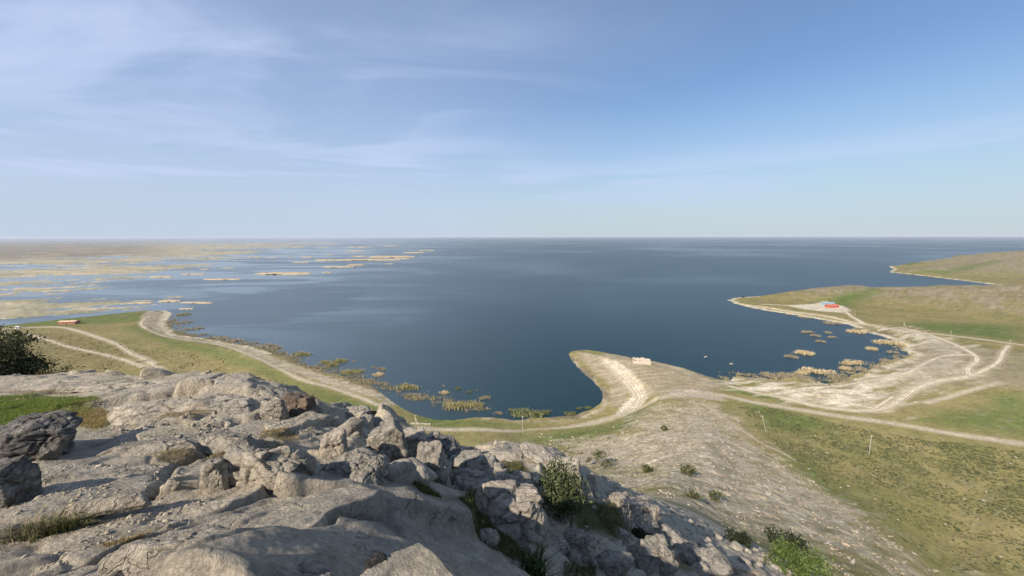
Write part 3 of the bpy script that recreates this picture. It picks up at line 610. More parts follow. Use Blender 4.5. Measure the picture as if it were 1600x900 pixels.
def rock(seed, half, kind, pal, sub=4, amp=1.0, R=None):
    g = np.random.default_rng(seed); D, Fc = ICO[sub]
    if kind == 'block':
        nr = [np.array(v, float)+g.normal(0, .16, 3) for v in ((1,0,.22),(-1,0,.22),(0,1,.22),(0,-1,.22),(0,0,1),(0,0,-.3))]; ds = list(g.uniform(.74, .9, 5))+[1.3]
        for k in range(9): nr.append(g.normal(0, 1, 3)*np.array([1, 1, .6])+np.array([0, 0, .35])); ds.append(g.uniform(.86, 1.08))
    elif kind == 'slab':
        nr = [np.array(v, float)+g.normal(0, .07, 3) for v in ((0,0,1),(0,0,-1))]; ds = [.85, .85]; a0 = g.uniform(0, 6)
        for k in range(7):
            a = a0+k*2*math.pi/7+g.normal(0, .25); nr.append(np.array([math.cos(a), math.sin(a), .15+abs(g.normal(0, .2))])); ds.append(g.uniform(.75, .98))
        for k in range(6): nr.append(g.normal(0, 1, 3)); ds.append(g.uniform(.95, 1.15))
    else:
        nr = [g.normal(0, 1, 3) for k in range(22)]; ds = list(g.uniform(.80, 1.02, 22))
    nr = np.array([v/np.linalg.norm(v) for v in nr]); ds = np.array(ds)
    q = np.maximum(D@nr.T, 0)/ds; p = 60 if kind != 'round' else 22
    r = np.minimum((q**p).sum(1)**(-1/p), 1.25); half = np.array(half, float)
    V = D*r[:,None]*half; s = half.mean(); V[:,2] = np.where(V[:,2] < 0, V[:,2]*(1.5 if kind != 'round' else 1.1), V[:,2]); P = V/s+seed*3.7
    if sub >= 3:
        e1, o1_, t1_ = vor3(P*np.array([1.25, 1.25, 1.6]), seed); d = .030*fb3(P*1.3, 3, seed)+.045*o1_+.13*t1_-.035*np.exp(-(e1/.05)**2)
        if sub >= 4:
            e2, o2_, t2_ = vor3(P*np.array([3.1, 3.1, 4.5])+.2*fb3(P*2, 2, seed+3)[:,None], seed+1); d += .016*o2_+.06*t2_-.015*np.exp(-(e2/.06)**2)
            st = P@np.array([.25, .2, 1.]); d += .012*fb3(np.c_[P[:,0]*1.2, P[:,1]*1.2, st*7], 3, seed+7)+.014*fb3(P*9, 4, seed+9)
            cr = np.exp(-(fb3(P*np.array([1.4, 1.4, .7]), 2, seed+11)/.035)**2)+.8*np.exp(-(fb3(P*np.array([.9, 1.6, 2.2])+5, 2, seed+13)/.035)**2)
            d -= .07*np.clip(cr, 0, 1)
        V = V+D*(d*amp*s)[:,None]
    if R is not None: V = V@R.T
    a, b, c = (np.array(v) for v in PAL[pal]); n = len(V)
    k1 = np.clip(.5+.9*fb3(P*1.6, 4, seed+21), 0, 1); k2 = np.clip(1.6*fb3(P*5.5, 4, seed+23)-.35, 0, 1)
    col = lerp(lerp(np.tile(a, (n, 1)), b, k1), c, k2)
    if sub >= 4:
        col = lerp(col, np.array((.06, .055, .05)), np.clip(np.maximum(cr-.3, np.exp(-(e1/.05)**2)*.9), 0, 1)*.6)
        if pal in ('pale', 'grey', 'warm'):
            col = lerp(col, np.array((.40, .27, .16)), np.clip(1.8*fb3(P*2.1, 3, seed+25)-.85, 0, 1)*.5)      # iron stain
            col = lerp(col, np.array((.12, .115, .105)), np.clip(1.8*fb3(P*3.3, 5, seed+27)-.75, 0, 1)*.7)    # lichen
    return V, Fc, np.clip(col, .02, .8)
BL = [  # name, label, pixel box, depth / width, kind, palette, seed, yaw
 ('boulder','large dark lichened boulder beside the green grass at the left edge',(-55,640,152,722),.75,'round','dark',3,.3),
 ('boulder','dark grey boulder below the big lichened one at the lower left edge',(-75,712,66,806),.8,'block','dark',5,.2),
 ('rock_block','rough pale rock block standing in the middle of the smooth slabs',(318,690,497,772),.55,'block','pale',14,.15),
 ('rock_block','small jagged tan block at the left end of the rough pale rock',(310,715,362,768),.8,'block','pale',15,.4),
 ('rock_block','pale cracked block beside the brown dry grass in the rubble',(492,672,548,722),.8,'block','warm',21,.5),
 ('rock_block','rust brown block on the skyline edge of the flat slabs',(440,610,496,658),.8,'block','rust',22,.6),
 ('rock_slab','smooth grey triangular slab leaning against the rust brown block',(402,622,452,660),.5,'block','grey',23,.2),
 ('rock_block','pale topped grey rock standing out on the skyline by the utility pole',(528,632,586,664),.9,'block','pale',24,.1),
 ('rock_block','broad rounded grey rock under the pale cracked block',(490,702,622,765),.7,'round','grey',25,.2),
 ('rock_block','long pale ledge behind the dry grass in the rubble',(405,655,545,688),.45,'slab','pale',26,.1),
 ('rock_block','dark fissured rock at the top of the rubble ridge',(566,652,642,735),.8,'block','grey',27,.5),
 ('rock_block','steep pale streaked block on the ridge crest',(612,664,672,742),.8,'block','pale',28,.8),
 ('rock_block','flat faced grey block in the middle of the rubble',(636,695,708,770),.7,'block','grey',29,.35),
 ('rock_block','dark rounded rock on the skyline below the dirt road',(662,678,722,716),.9,'round','dark',30,.1),
 ('rock_block','overhung grey rock with a dark hollow beneath it',(700,702,774,762),.8,'block','grey',31,.9),
 ('rock_block','shaded brown grey rock under the overhung one',(705,738,780,792),.8,'block','grey',32,.2),
 ('boulder','warm sunlit cracked boulder in the middle of the gully',(735,756,858,852),.75,'block','warm',41,.5),
 ('boulder','knobbly sunlit block leaning on the cracked boulder',(804,768,842,806),.9,'round','warm',42,.3),
 ('rock_block','low grey rock behind the sunlit cracked boulder',(778,742,842,782),.8,'round','grey',43,.1),
 ('rock_slab','pale ledge on the skyline at the left end of the ridge slabs',(755,690,832,722),.6,'slab','pale',44,.2),
 ('rock_slab','large layered pale slab on the crest above the green shrub',(808,692,935,752),.6,'slab','pale',45,-.5),
 ('rock_block','tilted pale slab fragment beside the green shrub',(866,714,912,770),.6,'block','pale',46,.7),
 ('stone','small bright stone standing up right of the shrub',(908,738,930,760),.9,'block','warm',47,.3),
 ('stone','small grey stone lying on the turf below the sunlit boulder',(742,826,780,848),.8,'block','pale',48,.2),
 ('rock_block','pale sunlit rock ledge above the bare twigs',(945,770,1030,820),.7,'block','warm',49,.6),
 ('rock_block','grey slab face below the turf left of the bare twigs',(872,826,925,872),.7,'block','grey',50,.5),
 ('rock_block','rounded grey rock right of the green spiky plant',(920,862,992,905),.8,'round','grey',51,.4),
 ('rock_block','grey lump at the foot of the bare twigs',(975,842,1062,892),.7,'block','grey',52,.2),
 ('rock_slab','long tilted grey slab running down the shaded flank',(1000,812,1130,880),.5,'slab','grey',53,-.6),
 ('rock_block','lowest grey rock at the end of the shaded flank',(1060,860,1160,905),.7,'block','grey',54,.3),
 ('rock_slab','pale orange stained slab at the bottom edge of the picture',(280,852,588,950),.45,'slab','warm',61,.12),
 ('rock_block','black pitted rock at the right end of the orange stained slab',(562,862,616,915),.8,'round','black',62,.3),
 ('rock_slab','flat pale slab with a stepped edge on the far outcrop',(255,600,430,652),.6,'slab','pale',63,-.3),
 ('rock_slab','thin pale slab overhanging the rust brown block',(372,600,505,634),.5,'slab','pale',64,-.35),
 ('rock_slab','long low slab along the far left rim of the outcrop',(40,584,262,612),.35,'slab','pale',65,.1),
 ('rock_slab','broad pale slab sloping down behind the green grass',(150,604,330,660),.6,'slab','pale',66,.2),
 ('rock_slab','smooth grey slab sloping between the dark boulder and the rough block',(150,668,330,716),.5,'slab','grey',67,.3),
 ('rock_slab','smooth blue grey slab above the dry grass strip',(300,655,420,712),.6,'slab','grey',68,-.1),
 ('rock_slab','narrow tilted ledge above the grass tuft at lower left',(110,752,232,806),.3,'slab','pale',69,.6),
 ('rock_slab','pale lower left slab split by a long dark crack',(150,790,420,900),.5,'slab','pale',71,.3),
]
def slopeR(c, yaw):                         # lay a slab on the local slope of the outcrop
    e = .4; zs = height(np.array([c[0]-e, c[0]+e, c[0], c[0]]), np.array([c[1], c[1], c[1]-e, c[1]+e]))[0]
    return rotm(math.atan((zs[3]-zs[2])/(2*e)), -math.atan((zs[1]-zs[0])/(2*e)), yaw)
def place(name, label, box, dr, kind, pal, seed, yaw, group=None, cat=None):
    x0, y0, x1, y1 = box; pxc = (x0+x1)/2; p = hit(min(max(pxc, -200), 1800), y1-.12*(y1-y0)); Y = p[1]
    tn = abs(pxc-800)/F; Wd = (x1-x0)*Y/F/(1+tn*dr*.8); Dp = Wd*dr; rr_ = ray(pxc, (y0+y1)/2); a = math.atan2(-rr_[2], rr_[1])
    ha = (y1-y0)*Y/F; Hh = max((ha-Dp*math.sin(a)*.55)/math.cos(a), .42*ha)
    if kind == 'slab': Hh = min(.42*ha, .30+.10*Wd)
    Yc = Y+Dp*.30; c = atY(pxc, (y0+y1)/2, Yc)
    sub = 6 if (x1-x0) > 115 else 5
    k = 1.13
    V, Fc, col = rock(seed, (Wd/2*k, Dp/2*k, Hh/2*k), kind, pal, sub, 1.0 if kind != 'slab' else .55, rotm(0, 0, yaw*.35) if kind != 'slab' else slopeR(c, yaw*.5))
    if kind == 'slab': c = c-np.array([0, 0, Hh*.30])
    base = c-np.array([0, 0, Hh*.55])
    o = obj(name, mesh(name, V+np.array([0, 0, Hh*.55]), Fc, M_ROCK, False, col), loc=base, label=label, cat=cat or name.replace('_', ' '), group=group)
    return o
for bdef in BL: place(*bdef, cat='boulder' if bdef[0] == 'boulder' else ('stone' if bdef[0] == 'stone' else 'rock'))

import re
def head(l): return re.split(r' (?:in|on|at|below|under|behind|with|beside|standing|leaning|lying|by|right|left|along|above|running|sloping|between|split|over|off|nearest|just|hugging|high|alone|joined|far) ?', l)[0]
def nearest(px, py, lst): return min(lst, key=lambda q: (q[0]-px)**2+(q[1]-py)**2)
BLC = [((b[2][0]+b[2][2])/2, (b[2][1]+b[2][3])/2, head(b[1])) for b in BL]
# small loose stones: a few shared shapes, each stone its own object
STN = {}
for pal in ('pale', 'grey', 'warm'):
    STN[pal] = [mesh('stone', *rock(300+i, (.5, .42, .34), 'block' if i % 2 else 'round', pal, 3)[:2], M_ROCK, False, rock(300+i, (.5, .42, .34), 'block' if i % 2 else 'round', pal, 3)[2]) for i in range(6)]
ZN = [('loose grey rock fallen between the blocks of the rubble ridge','rocks in the rubble ridge',[(500,690),(600,650),(700,705),(790,735),(760,790),(640,765),(540,735)],70,(.16,.62),('grey','pale')),
      ('small stone lying on the pale flat slabs','stones on the flat slabs',[(180,668),(330,650),(420,690),(330,705),(220,690)],40,(.03,.12),('pale','warm')),
      ('stone lying in the shaded gully right of the slabs','stones in the gully',[(700,770),(760,800),(860,870),(960,890),(1020,840),(920,790),(820,760)],46,(.08,.34),('grey','pale')),
      ('weathered rock on the steep shaded flank','rocks on the shaded flank',[(930,760),(1040,800),(1200,870),(1260,900),(1100,900),(980,830)],46,(.25,.9),('grey','pale'))]
for lab, grp, px, cnt, (s0, s1), pals in ZN:
    pp = np.array(px, float); lo_, hi2 = pp.min(0), pp.max(0); k = 0
    while k < cnt:
        q = rng.uniform(lo_, hi2)
        if not inside(q[None], pp)[0]: continue
        w = ground(*q); s = s0*(s1/s0)**(rng.random()**1.6); k += 1; pc_ = random.choice(pals); nb_ = nearest(q[0], q[1], BLC)
        sw = ('tiny', 'small', 'fair sized', 'large')[min(3, int(4*math.log(s/s0)/math.log(s1/s0)))]; dr_ = ('left of', 'right of')[int(q[0] > nb_[0])] if abs(q[0]-nb_[0]) > abs(q[1]-nb_[1])*1.3 else ('just behind', 'just in front of')[int(q[1] > nb_[1])]
        o = obj('stone', random.choice(STN[pc_]), loc=w-np.array([0, 0, -.10*s]), label='%s %s stone %s the %s %s' % (sw, {'pale': 'pale', 'grey': 'grey', 'warm': 'tan'}[pc_], dr_, nb_[2], {'rocks in the rubble ridge': 'on the ridge', 'stones on the flat slabs': 'on the slabs', 'stones in the gully': 'in the gully', 'rocks on the shaded flank': 'on the flank'}[grp]), cat='stone', group=grp)
        o.rotation_euler = (rng.uniform(-.5, .5), rng.uniform(-.5, .5), rng.uniform(0, 6.28)); o.scale = s*rng.uniform(.75, 1.3, 3)
# scree of the sunlit spur: the mass of stones nobody could count
SCP = {}
def scatter(px, cnt, dens=None):
    key = tuple(px)
    if key not in SCP: SCP[key] = np.array([hit(*p)[:2] for p in px])
    out = []; pp = SCP[key]; lo_, hi2 = pp.min(0), pp.max(0)
    while sum(map(len, out)) < cnt:
        q = rng.uniform(lo_, hi2, (cnt*2, 2)); q = q[inside(q, pp)]
        if dens is not None: q = q[rng.random(len(q)) < dens(q)]
        out.append(q)
    return np.vstack(out)[:cnt]
def cloud(name, pts3, sizes, shapes, mat, cols, zs=(.6, 1.1)):
    Vs, Fs, Cs = [], [], []; n = 0
    for i in range(len(pts3)):
        V, Fc = shapes[i % len(shapes)]; a = rng.uniform(0, 6.28); ca_, sa_ = math.cos(a), math.sin(a); s = sizes[i]
        sc = s*np.array([rng.uniform(.8, 1.5), rng.uniform(.7, 1.1), rng.uniform(*zs)]); Q = V*sc
        Vs.append(np.c_[Q[:,0]*ca_-Q[:,1]*sa_, Q[:,0]*sa_+Q[:,1]*ca_, Q[:,2]]+pts3[i]); Fs.append(Fc+n); n += len(V)
        Cs.append(np.tile(cols[i], (len(V), 1)))
    return mesh(name, np.vstack(Vs), np.vstack(Fs), mat, False, np.vstack(Cs))
SM = [rock(400+i, (.5, .45, .4), 'block', 'pale', 1)[:2] for i in range(6)]
M_STONE = vcol('loose_stone', .2, 3., .05, .10)
q = scatter(SCREE, 7500, lambda q: np.clip(.35+2.0*fbm((q[:,0]*ca+q[:,1]*sa)/12, (q[:,1]*ca-q[:,0]*sa)/2.6, 3, 113), .03, 1)*np.clip(120/np.hypot(q[:,0], q[:,1]), .2, 1))
q = q[np.hypot(q[:,0], q[:,1]) > 47]
zq = height(q[:,0], q[:,1])[0]; sz = .20*np.exp(rng.normal(0, .6, len(q)))*np.clip(np.hypot(q[:,0], q[:,1])/70, .8, 2.2)
cq = np.array((.42, .355, .26))*rng.uniform(.45, .88, (len(q), 1))*rng.uniform(.95, 1.05, (len(q), 3))
obj('scree', cloud('scree', np.c_[q, zq+.02], np.clip(sz, .08, 1.5), SM, M_STONE, cq), kind='stuff', label='pale limestone scree covering the sunlit spur below the outcrop', cat='scree')
# grit and gravel caught on the slabs
qg = np.vstack([scatter([(180,668),(330,650),(430,690),(420,710),(300,712),(200,700)], 1100), scatter([(0,740),(250,735),(330,780),(250,860),(100,880),(0,860)], 800), scatter([(380,600),(520,640),(560,700),(480,700),(400,660)], 700), scatter([(700,770),(800,800),(900,880),(820,895),(740,830)], 500)])
qg = qg[fbm(qg[:,0]/.5, qg[:,1]/.5, 2, 66) > -.12]
cg = np.array((.36, .31, .235))*rng.uniform(.5, 1.15, (len(qg), 1))
obj('gravel', cloud('gravel', np.c_[qg, gz(qg[:,0], qg[:,1])+.004], np.clip(.014*np.exp(rng.normal(0, .6, len(qg))), .005, .06), SM, M_STONE, cg), kind='stuff', label='loose grit and gravel caught on the slabs of the outcrop', cat='gravel')
# ------------------------------------------------------------------ plants
def vleaf(name, trans=.3):                  # foliage that takes its colour from the mesh
    m, t, b = newmat(name, .65, .2); a = N(t, 'ShaderNodeVertexColor', layer_name='Col'); L(t, a.outputs[0], b.inputs['Base Color'])
    tr = N(t, 'ShaderNodeBsdfTranslucent'); L(t, a.outputs[0], tr.inputs[0]); mx = N(t, 'ShaderNodeMixShader'); mx.inputs[0].default_value = trans
    L(t, b.outputs[0], mx.inputs[1]); L(t, tr.outputs[0], mx.inputs[2]); L(t, mx.outputs[0], t.nodes['Material Output'].inputs[0]); return m
M_LEAF = vleaf('foliage'); M_BARK = plain('grey_bark', (.13, .10, .075), .95, .35, 9.)
def blades(base, h, w, col, lean=.35, seg=1, wind=(0, 0)):
    """One tapering blade per base point; returns verts, tris, colours."""
    n = len(base); a = rng.uniform(0, 2*np.pi, n); d = np.c_[np.cos(a), np.sin(a), a*0]; s = np.c_[-np.sin(a), np.cos(a), a*0]
    h = np.broadcast_to(h, n)[:,None]; w = np.broadcast_to(w, n)[:,None]; ln = np.abs(rng.normal(0, lean, n))[:,None]; wd = np.array([*wind, 0.])
    tip = base+np.array([0, 0, 1])*h+(d*ln+wd)*h
    if seg == 1:
        V = np.stack([base-s*w/2, base+s*w/2, tip], 1).reshape(-1, 3); Fc = np.arange(3*n).reshape(-1, 3); return V, Fc, np.repeat(col, 3, 0)
    mid = base+np.array([0, 0, .62])*h+(d*ln+wd)*h*.28
    V = np.stack([base-s*w/2, base+s*w/2, mid-s*w*.38, mid+s*w*.38, tip], 1).reshape(-1, 3); i = 5*np.arange(n)[:,None]
    Fc = np.concatenate([i+np.array([0,1,3]), i+np.array([0,3,2]), i+np.array([2,3,4])]); return V, Fc, np.repeat(col, 5, 0)
def cmix(n, *cs, jit=.2):
    k = rng.integers(0, len(cs), n); return np.array(cs)[k]*rng.uniform(1-jit, 1+jit, (n, 1))
def stuffblades(name, px, n, h, w, cols, label, cat, lean=.5, fn=None):
    q = scatter(px, n, fn); z_ = gz(q[:,0], q[:,1]); b = np.c_[q, z_-.01]
    V, Fc, cl_ = blades(b, h*rng.uniform(.5, 1.3, n), w, cmix(n, *cols, jit=.3), lean)
    return V, Fc, cl_
def joinparts(L_):
    Vs, Fs, Cs = [], [], []; k = 0
    for V, Fc, c in L_: Vs.append(V); Fs.append(Fc+k); Cs.append(c); k += len(V)
    return np.vstack(Vs), np.vstack(Fs), np.vstack(Cs)
G1, G2, B1, B2 = (.15,.205,.035), (.19,.235,.05), (.30,.22,.09), (.24,.18,.07)
V, Fc, cc = stuffblades('g', GRPATCH, 34000, .036, .007, [G1, G2], '', '')
gx = hit(120, 640); xs = V[:,0]; kbr = np.clip((xs-hit(70, 645)[0])/(hit(140, 645)[0]-hit(70, 645)[0])+.25*fbm(V[:,0]/.5, V[:,1]/.5, 2, 9), 0, 1)
cc = lerp(cc, np.array(B1)*1.1, kbr)
obj('grass', mesh('grass', V, Fc, M_LEAF, False, cc), kind='stuff', label='short green grass growing on a hollow of the outcrop', cat='grass')
LP = []
for px, n in zip(SOIL, (2600, 2600, 3000, 2600, 1200, 2500)): LP.append(stuffblades('d', px, n, .030, .006, [B1, B2, (.30,.23,.12)], '', ''))
V, Fc, cc = joinparts(LP); obj('dry_grass', mesh('dry_grass', V, Fc, M_LEAF, False, cc), kind='stuff', label='brown dry grass filling the cracks of the outcrop', cat='grass')
LP = [stuffblades('t', px, n, .055, .011, [(.10,.115,.03), (.17,.14,.05), (.075,.095,.025)], '', '') for px, n in zip(TURF, (5200, 1600, 6000, 2000, 1500))]
V, Fc, cc = joinparts(LP); obj('turf', mesh('turf', V, Fc, M_LEAF, False, cc), kind='stuff', label='olive turf growing in the gully between the rocks', cat='grass')

# long grass tuft at lower left
p = ground(78, 818); n = 330; t_ = rng.normal(0, 1, (n, 2)); b = np.c_[p[0]+t_[:,0]*.075+t_[:,1]*.02, p[1]+t_[:,1]*.035+t_[:,0]*.05, np.full(n, p[2]-.02)]
b[:,2] = gz(b[:,0], b[:,1])-.01
tuft = empty('grass_tuft', p, label='long wispy grass tuft in the crack at lower left', cat='grass tuft')
V, Fc, cc = blades(b, rng.uniform(.06, .15, n), .005, cmix(n, (.12,.15,.05), (.20,.20,.09), (.09,.12,.04)), .45, 2, (.35, .1)); obj('green_blades', mesh('green_blades', V-p, Fc, M_LEAF, False, cc), tuft)
b2 = b[:150]+np.array([-.05, -.02, 0]); V, Fc, cc = blades(b2, rng.uniform(.08, .2, 150), .006, cmix(150, (.36,.29,.17), (.28,.22,.13)), 1.2, 2); obj('dry_blades', mesh('dry_blades', V-p, Fc, M_LEAF, False, cc), tuft)

def leafcloud(cen, rad, nclump, nleaf, lsz, cols, flat=1.0, shade=None):
    """leaf quads in uneven clumps through an ellipsoid"""
    u = rng.normal(0, 1, (nclump, 3)); u /= np.linalg.norm(u, axis=1)[:,None]; rr_ = rng.uniform(.25, 1, nclump)**.55
    cc_ = np.array(cen)+u*rr_[:,None]*np.array(rad); k = rng.integers(0, nclump, nleaf); cs = rng.uniform(.14, .34, nclump)*np.mean(rad)
    P = cc_[k]+rng.normal(0, 1, (nleaf, 3))*cs[k][:,None]*np.array([1, 1, .75*flat])
    a = rng.normal(0, 1, (nleaf, 3)); a /= np.linalg.norm(a, axis=1)[:,None]; b = np.cross(a, rng.normal(0, 1, (nleaf, 3))); b /= np.linalg.norm(b, axis=1)[:,None]
    s = lsz*rng.uniform(.6, 1.4, (nleaf, 1)); V = np.stack([P-a*s, P+b*s*.45, P+a*s, P-b*s*.45], 1).reshape(-1, 3)
    tone = rng.uniform(.7, 1.3, nclump)[k][:,None]; col = np.repeat(cmix(nleaf, *cols)*tone, 4, 0)
    return V, np.arange(4*nleaf).reshape(-1, 4), col, cc_
def shrub(name, label, loc, rad, nclump, nleaf, lsz, cols, cat='shrub', stems=14, twig=0, group=None, crown='foliage'):
    root = empty(name, loc, label=label, cat=cat, group=group)
    V, Fc, cl_, cen = leafcloud((0, 0, rad[2]*.95), rad, nclump, nleaf, lsz, cols); V[:,2] = np.maximum(V[:,2], .02)
    obj(crown, mesh(crown, V, Fc, M_LEAF, False, cl_), root)
    mb = MB()
    for i in range(stems):
        e = cen[i % len(cen)]; m_ = e*np.array([.35, .35, .5])+rng.normal(0, .05, 3)*rad[0]; mb.tube([(rng.normal(0, .05)*rad[0], rng.normal(0, .05)*rad[1], -.1), m_, e], [.020*rad[2]+.004, .013*rad[2]+.003, .003], 5)
    for i in range(twig):
        a = rng.uniform(0, 6.28); q = np.array([math.cos(a)*rad[0], math.sin(a)*rad[1], 0])*rng.uniform(.5, 1.1); e = q+np.array([0, 0, rng.uniform(.3, 1.0)*rad[2]]); mb.tube([q*.25, (q*.6+e*.4)*.9, e], [.010, .007, .003], 4)
    obj('stem', mb.mesh('stem', M_BARK), root); return root
OLG = [(.085,.105,.045), (.115,.13,.06), (.06,.08,.03)]; DKG = [(.030,.040,.018), (.045,.055,.024), (.022,.030,.014)]
p = ground(872, 806); s = p[1]/F
shrub('green_shrub', 'grey green shrub with dry lower twigs in the gully behind the sunlit boulder', p, (36*s, 30*s, 46*s), 46, 3000, 3.2*s, OLG, stems=26, twig=60)
p = ground(1243, 905); s = p[1]/F
shrub('green_shrub', 'bright green bush cut by the bottom edge right of the rocks', p-np.array([0,0,.1]), (46*s, 40*s, 22*s), 40, 3800, 2.6*s, [(.11,.15,.035), (.15,.19,.055), (.075,.11,.025)])
for (a, b_, w, h_, lab) in ((1222,858,34,13,'dark low shrub in the shade above the bright green bush'),(1150,850,20,9,'small dark shrub on the shaded flank'),(1000,842,16,8,'dark shrub tucked below the turf of the flank')):
    p = ground(a, b_); s = p[1]/F; shrub('dark_shrub', lab, p, (w*s, w*s*.8, h_*s), 24, 1300, 2.4*s, DKG)
HB = [(1075,742,11,9,'round olive bush beside bare rock on the upper spur'),(1116,782,9,10,'dark bush alone on the scree right of the crest'),(1084,782,13,10,'olive bush just above the shaded crest'),(1010,738,10,8,'small bush left of the bare rock on the upper spur'),
      (937,728,24,14,'spreading green bush hugging the back of the ridge slabs'),(1037,673,4,5,'tiny dark bush high on the spur below the saddle road')]
for (a, b_, w, h_, lab) in HB:
    p = hit(a, b_); s = p[1]/F; shrub('hill_bush', lab, p, (w*s, w*s*.8, h_*s*.8), 16, 420, 2.0*s, [(.11,.115,.05), (.15,.145,.065), (.08,.09,.04)], stems=6, group='bushes on the spur')
# the larger rocks of the spur, one by one
SPUR = [(1010,690),(960,700),(985,722),(1020,735),(940,712),(1050,745),(1075,705),(1110,735),(1150,760),(1080,770),(1130,790),(1180,800),(1210,835),(1250,812),(1165,735),(1030,668),(1065,660),(905,718),(930,722),(965,745),(1290,850),(1330,880),(1230,875),(1195,772),(1105,680),(980,708),(1000,752),(1045,722)]
for i, (a, b_) in enumerate(SPUR):
    nb_ = nearest(a, b_, [(q[0], q[1], head(q[4])) for q in HB]); pc_ = random.choice(('pale', 'grey')); side_ = ('left of', 'right of')[int(a > nb_[0])] if abs(a-nb_[0]) > abs(b_-nb_[1]) else ('uphill of', 'downhill of')[int(b_ < nb_[1])]
    w = hit(a, b_); s = rng.uniform(.9, 2.0)*np.clip(w[1]/90, .7, 1.3)
    o = obj('rock', random.choice(STN[pc_]), loc=w-np.array([0, 0, .12*s]), label='half buried %s rock %s the %s on the spur' % (pc_, side_, nb_[2]), cat='rock', group='bedrock knobs on the sunlit spur')
    o.rotation_euler = (rng.uniform(-.2, .2), rng.uniform(-.2, .2), .5+rng.uniform(-.4, .4)); o.scale = (s*2.2, s*.8, s*.6)

# spiky green plants and bare twigs
def spiky(px, py, r_, n, lab):
    p = ground(px, py); root = empty('leafy_plant', p, label=lab, cat='plant'); b = rng.normal(0, .35*r_, (n, 3)); b[:,2] = -.01
    V, Fc, cl_ = blades(b, rng.uniform(.6, 1.25, n)*r_, .09*r_, cmix(n, (.055,.095,.025), (.075,.12,.035), (.04,.07,.02)), .75, 2); obj('leaves', mesh('leaves', V, Fc, M_LEAF, False, cl_), root)
spiky(832, 893, .30, 150, 'dark green strap leaved plant at the bottom edge beside the smooth slab'); spiky(962, 897, .22, 60, 'small dark green plant on the rounded grey rock at the bottom edge'); spiky(745, 808, .16, 60, 'small green herb at the foot of the sunlit boulder')
p = ground(980, 838); s = p[1]/F; mb = MB()
for i in range(16):
    a = rng.uniform(0, 6.28); e = np.array([math.cos(a)*14*s*rng.random(), math.sin(a)*8*s, 62*s*rng.uniform(.5, 1)]); mb.tube([(0, 0, -.05), e*.5+rng.normal(0, .04, 3), e], [.014, .010, .004], 4)
obj('bare_twigs', mb.mesh('bare_twigs', plain('dead_wood', (.40, .34, .26), .9)), loc=p, label='pale bare twigs standing in the turf of the gully', cat='dead shrub')

# the tree beyond the left edge of the slabs
p = np.array([-25.6, 17.8, 0]); p[2] = gz(p[:1], p[1:2])[0]+.1
root = empty('tree', p, label='dark olive tree behind the slabs at the left edge', cat='tree'); root.scale = (.82, .82, 1.10); mb = MB(); tops = []
mb.tube([(0, 0, -.8), (.05, .05, .6), (.1, 0, 1.2)], [.22, .17, .14], 8)
for i in range(9):
    a = i*.7+rng.uniform(-.3, .3); e = np.array([math.cos(a)*rng.uniform(1.3, 2.7), math.sin(a)*rng.uniform(1., 2.2), rng.uniform(2.6, 4.9)]); mb.tube([(.1, 0, 1.1), e*np.array([.4, .4, .6])+(0, 0, .3), e], [.10, .06, .02], 6); tops.append(e)
obj('trunk', mb.mesh('trunk', M_BARK, True), root)
LP = [leafcloud(e, (1.15, 1.0, .8), 15, 1700, .075, [(.050,.058,.026), (.075,.08,.038), (.033,.042,.018)])[:3] for e in tops]+[leafcloud((.1, 0, 3.4), (1.9, 1.6, 1.2), 26, 3600, .075, DKG+[(.06,.068,.03)])[:3], leafcloud((2.3, .4, 3.6), (1.0, .6, .42), 12, 900, .07, DKG)[:3]]
V, Fc, cl_ = joinparts(LP); obj('crown', mesh('crown', V, Fc, M_LEAF, False, cl_), root)
for (a, b_, w, h_, Yd, lab, cols) in ((102,585,14,11,13.,'small round dark bush just behind the slab edge',DKG),(66,584,20,9,14.,'straggly brown bush under the tree at the slab edge',[(.10,.065,.03),(.07,.06,.03)])):
    p = atY(a, b_+14, Yd); p[2] = gz(p[:1], p[1:2])[0]; s = Yd/F; top = atY(a, b_-h_*1.3, Yd)[2]-p[2]
    shrub('dark_shrub', lab, p, (w*s, w*s, max(top*.5, .2)), 26, 1500, 1.6*s, cols)

# meadow tufts: dark little cushions, uncountable
TM = [rock(500+i, (.5, .5, .42), 'round', 'dark', 1)[:2] for i in range(4)]
MEAD = [[(1150,636),(1215,640),(1300,662),(1450,690),(1640,720),(1640,898),(1490,898),(1400,840),(1300,765),(1220,705)], [(0,520),(110,520),(230,545),(330,552),(420,585),(500,620),(470,625),(380,592),(250,590),(120,586),(0,560)], [(790,690),(900,680),(980,660),(1010,668),(900,700),(820,698)]]
qs = np.vstack([scatter(MEAD[0], 8500, lambda q: np.clip(0.4+.9*fbm(q[:,0]/16, q[:,1]/16, 3, 61), .06, 1)), scatter(MEAD[1], 6500, lambda q: np.clip(.3+1.0*fbm(q[:,0]/16, q[:,1]/16, 3, 62), .05, 1)), scatter(MEAD[2], 700)])
dq = np.hypot(qs[:,0], qs[:,1]); zq = height(qs[:,0], qs[:,1])[0]
cq = cmix(len(qs), (.085,.090,.036), (.062,.070,.028), (.11,.105,.045))
obj('meadow_tufts', cloud('meadow_tufts', np.c_[qs, zq+.02], 0.46*np.exp(rng.normal(0, .35, len(qs)))*np.clip(dq/150, .7, 1.5), TM, M_STONE, cq, (.5, .8)), kind='stuff', label='dark green tufts dotted over the meadows', cat='tufts')
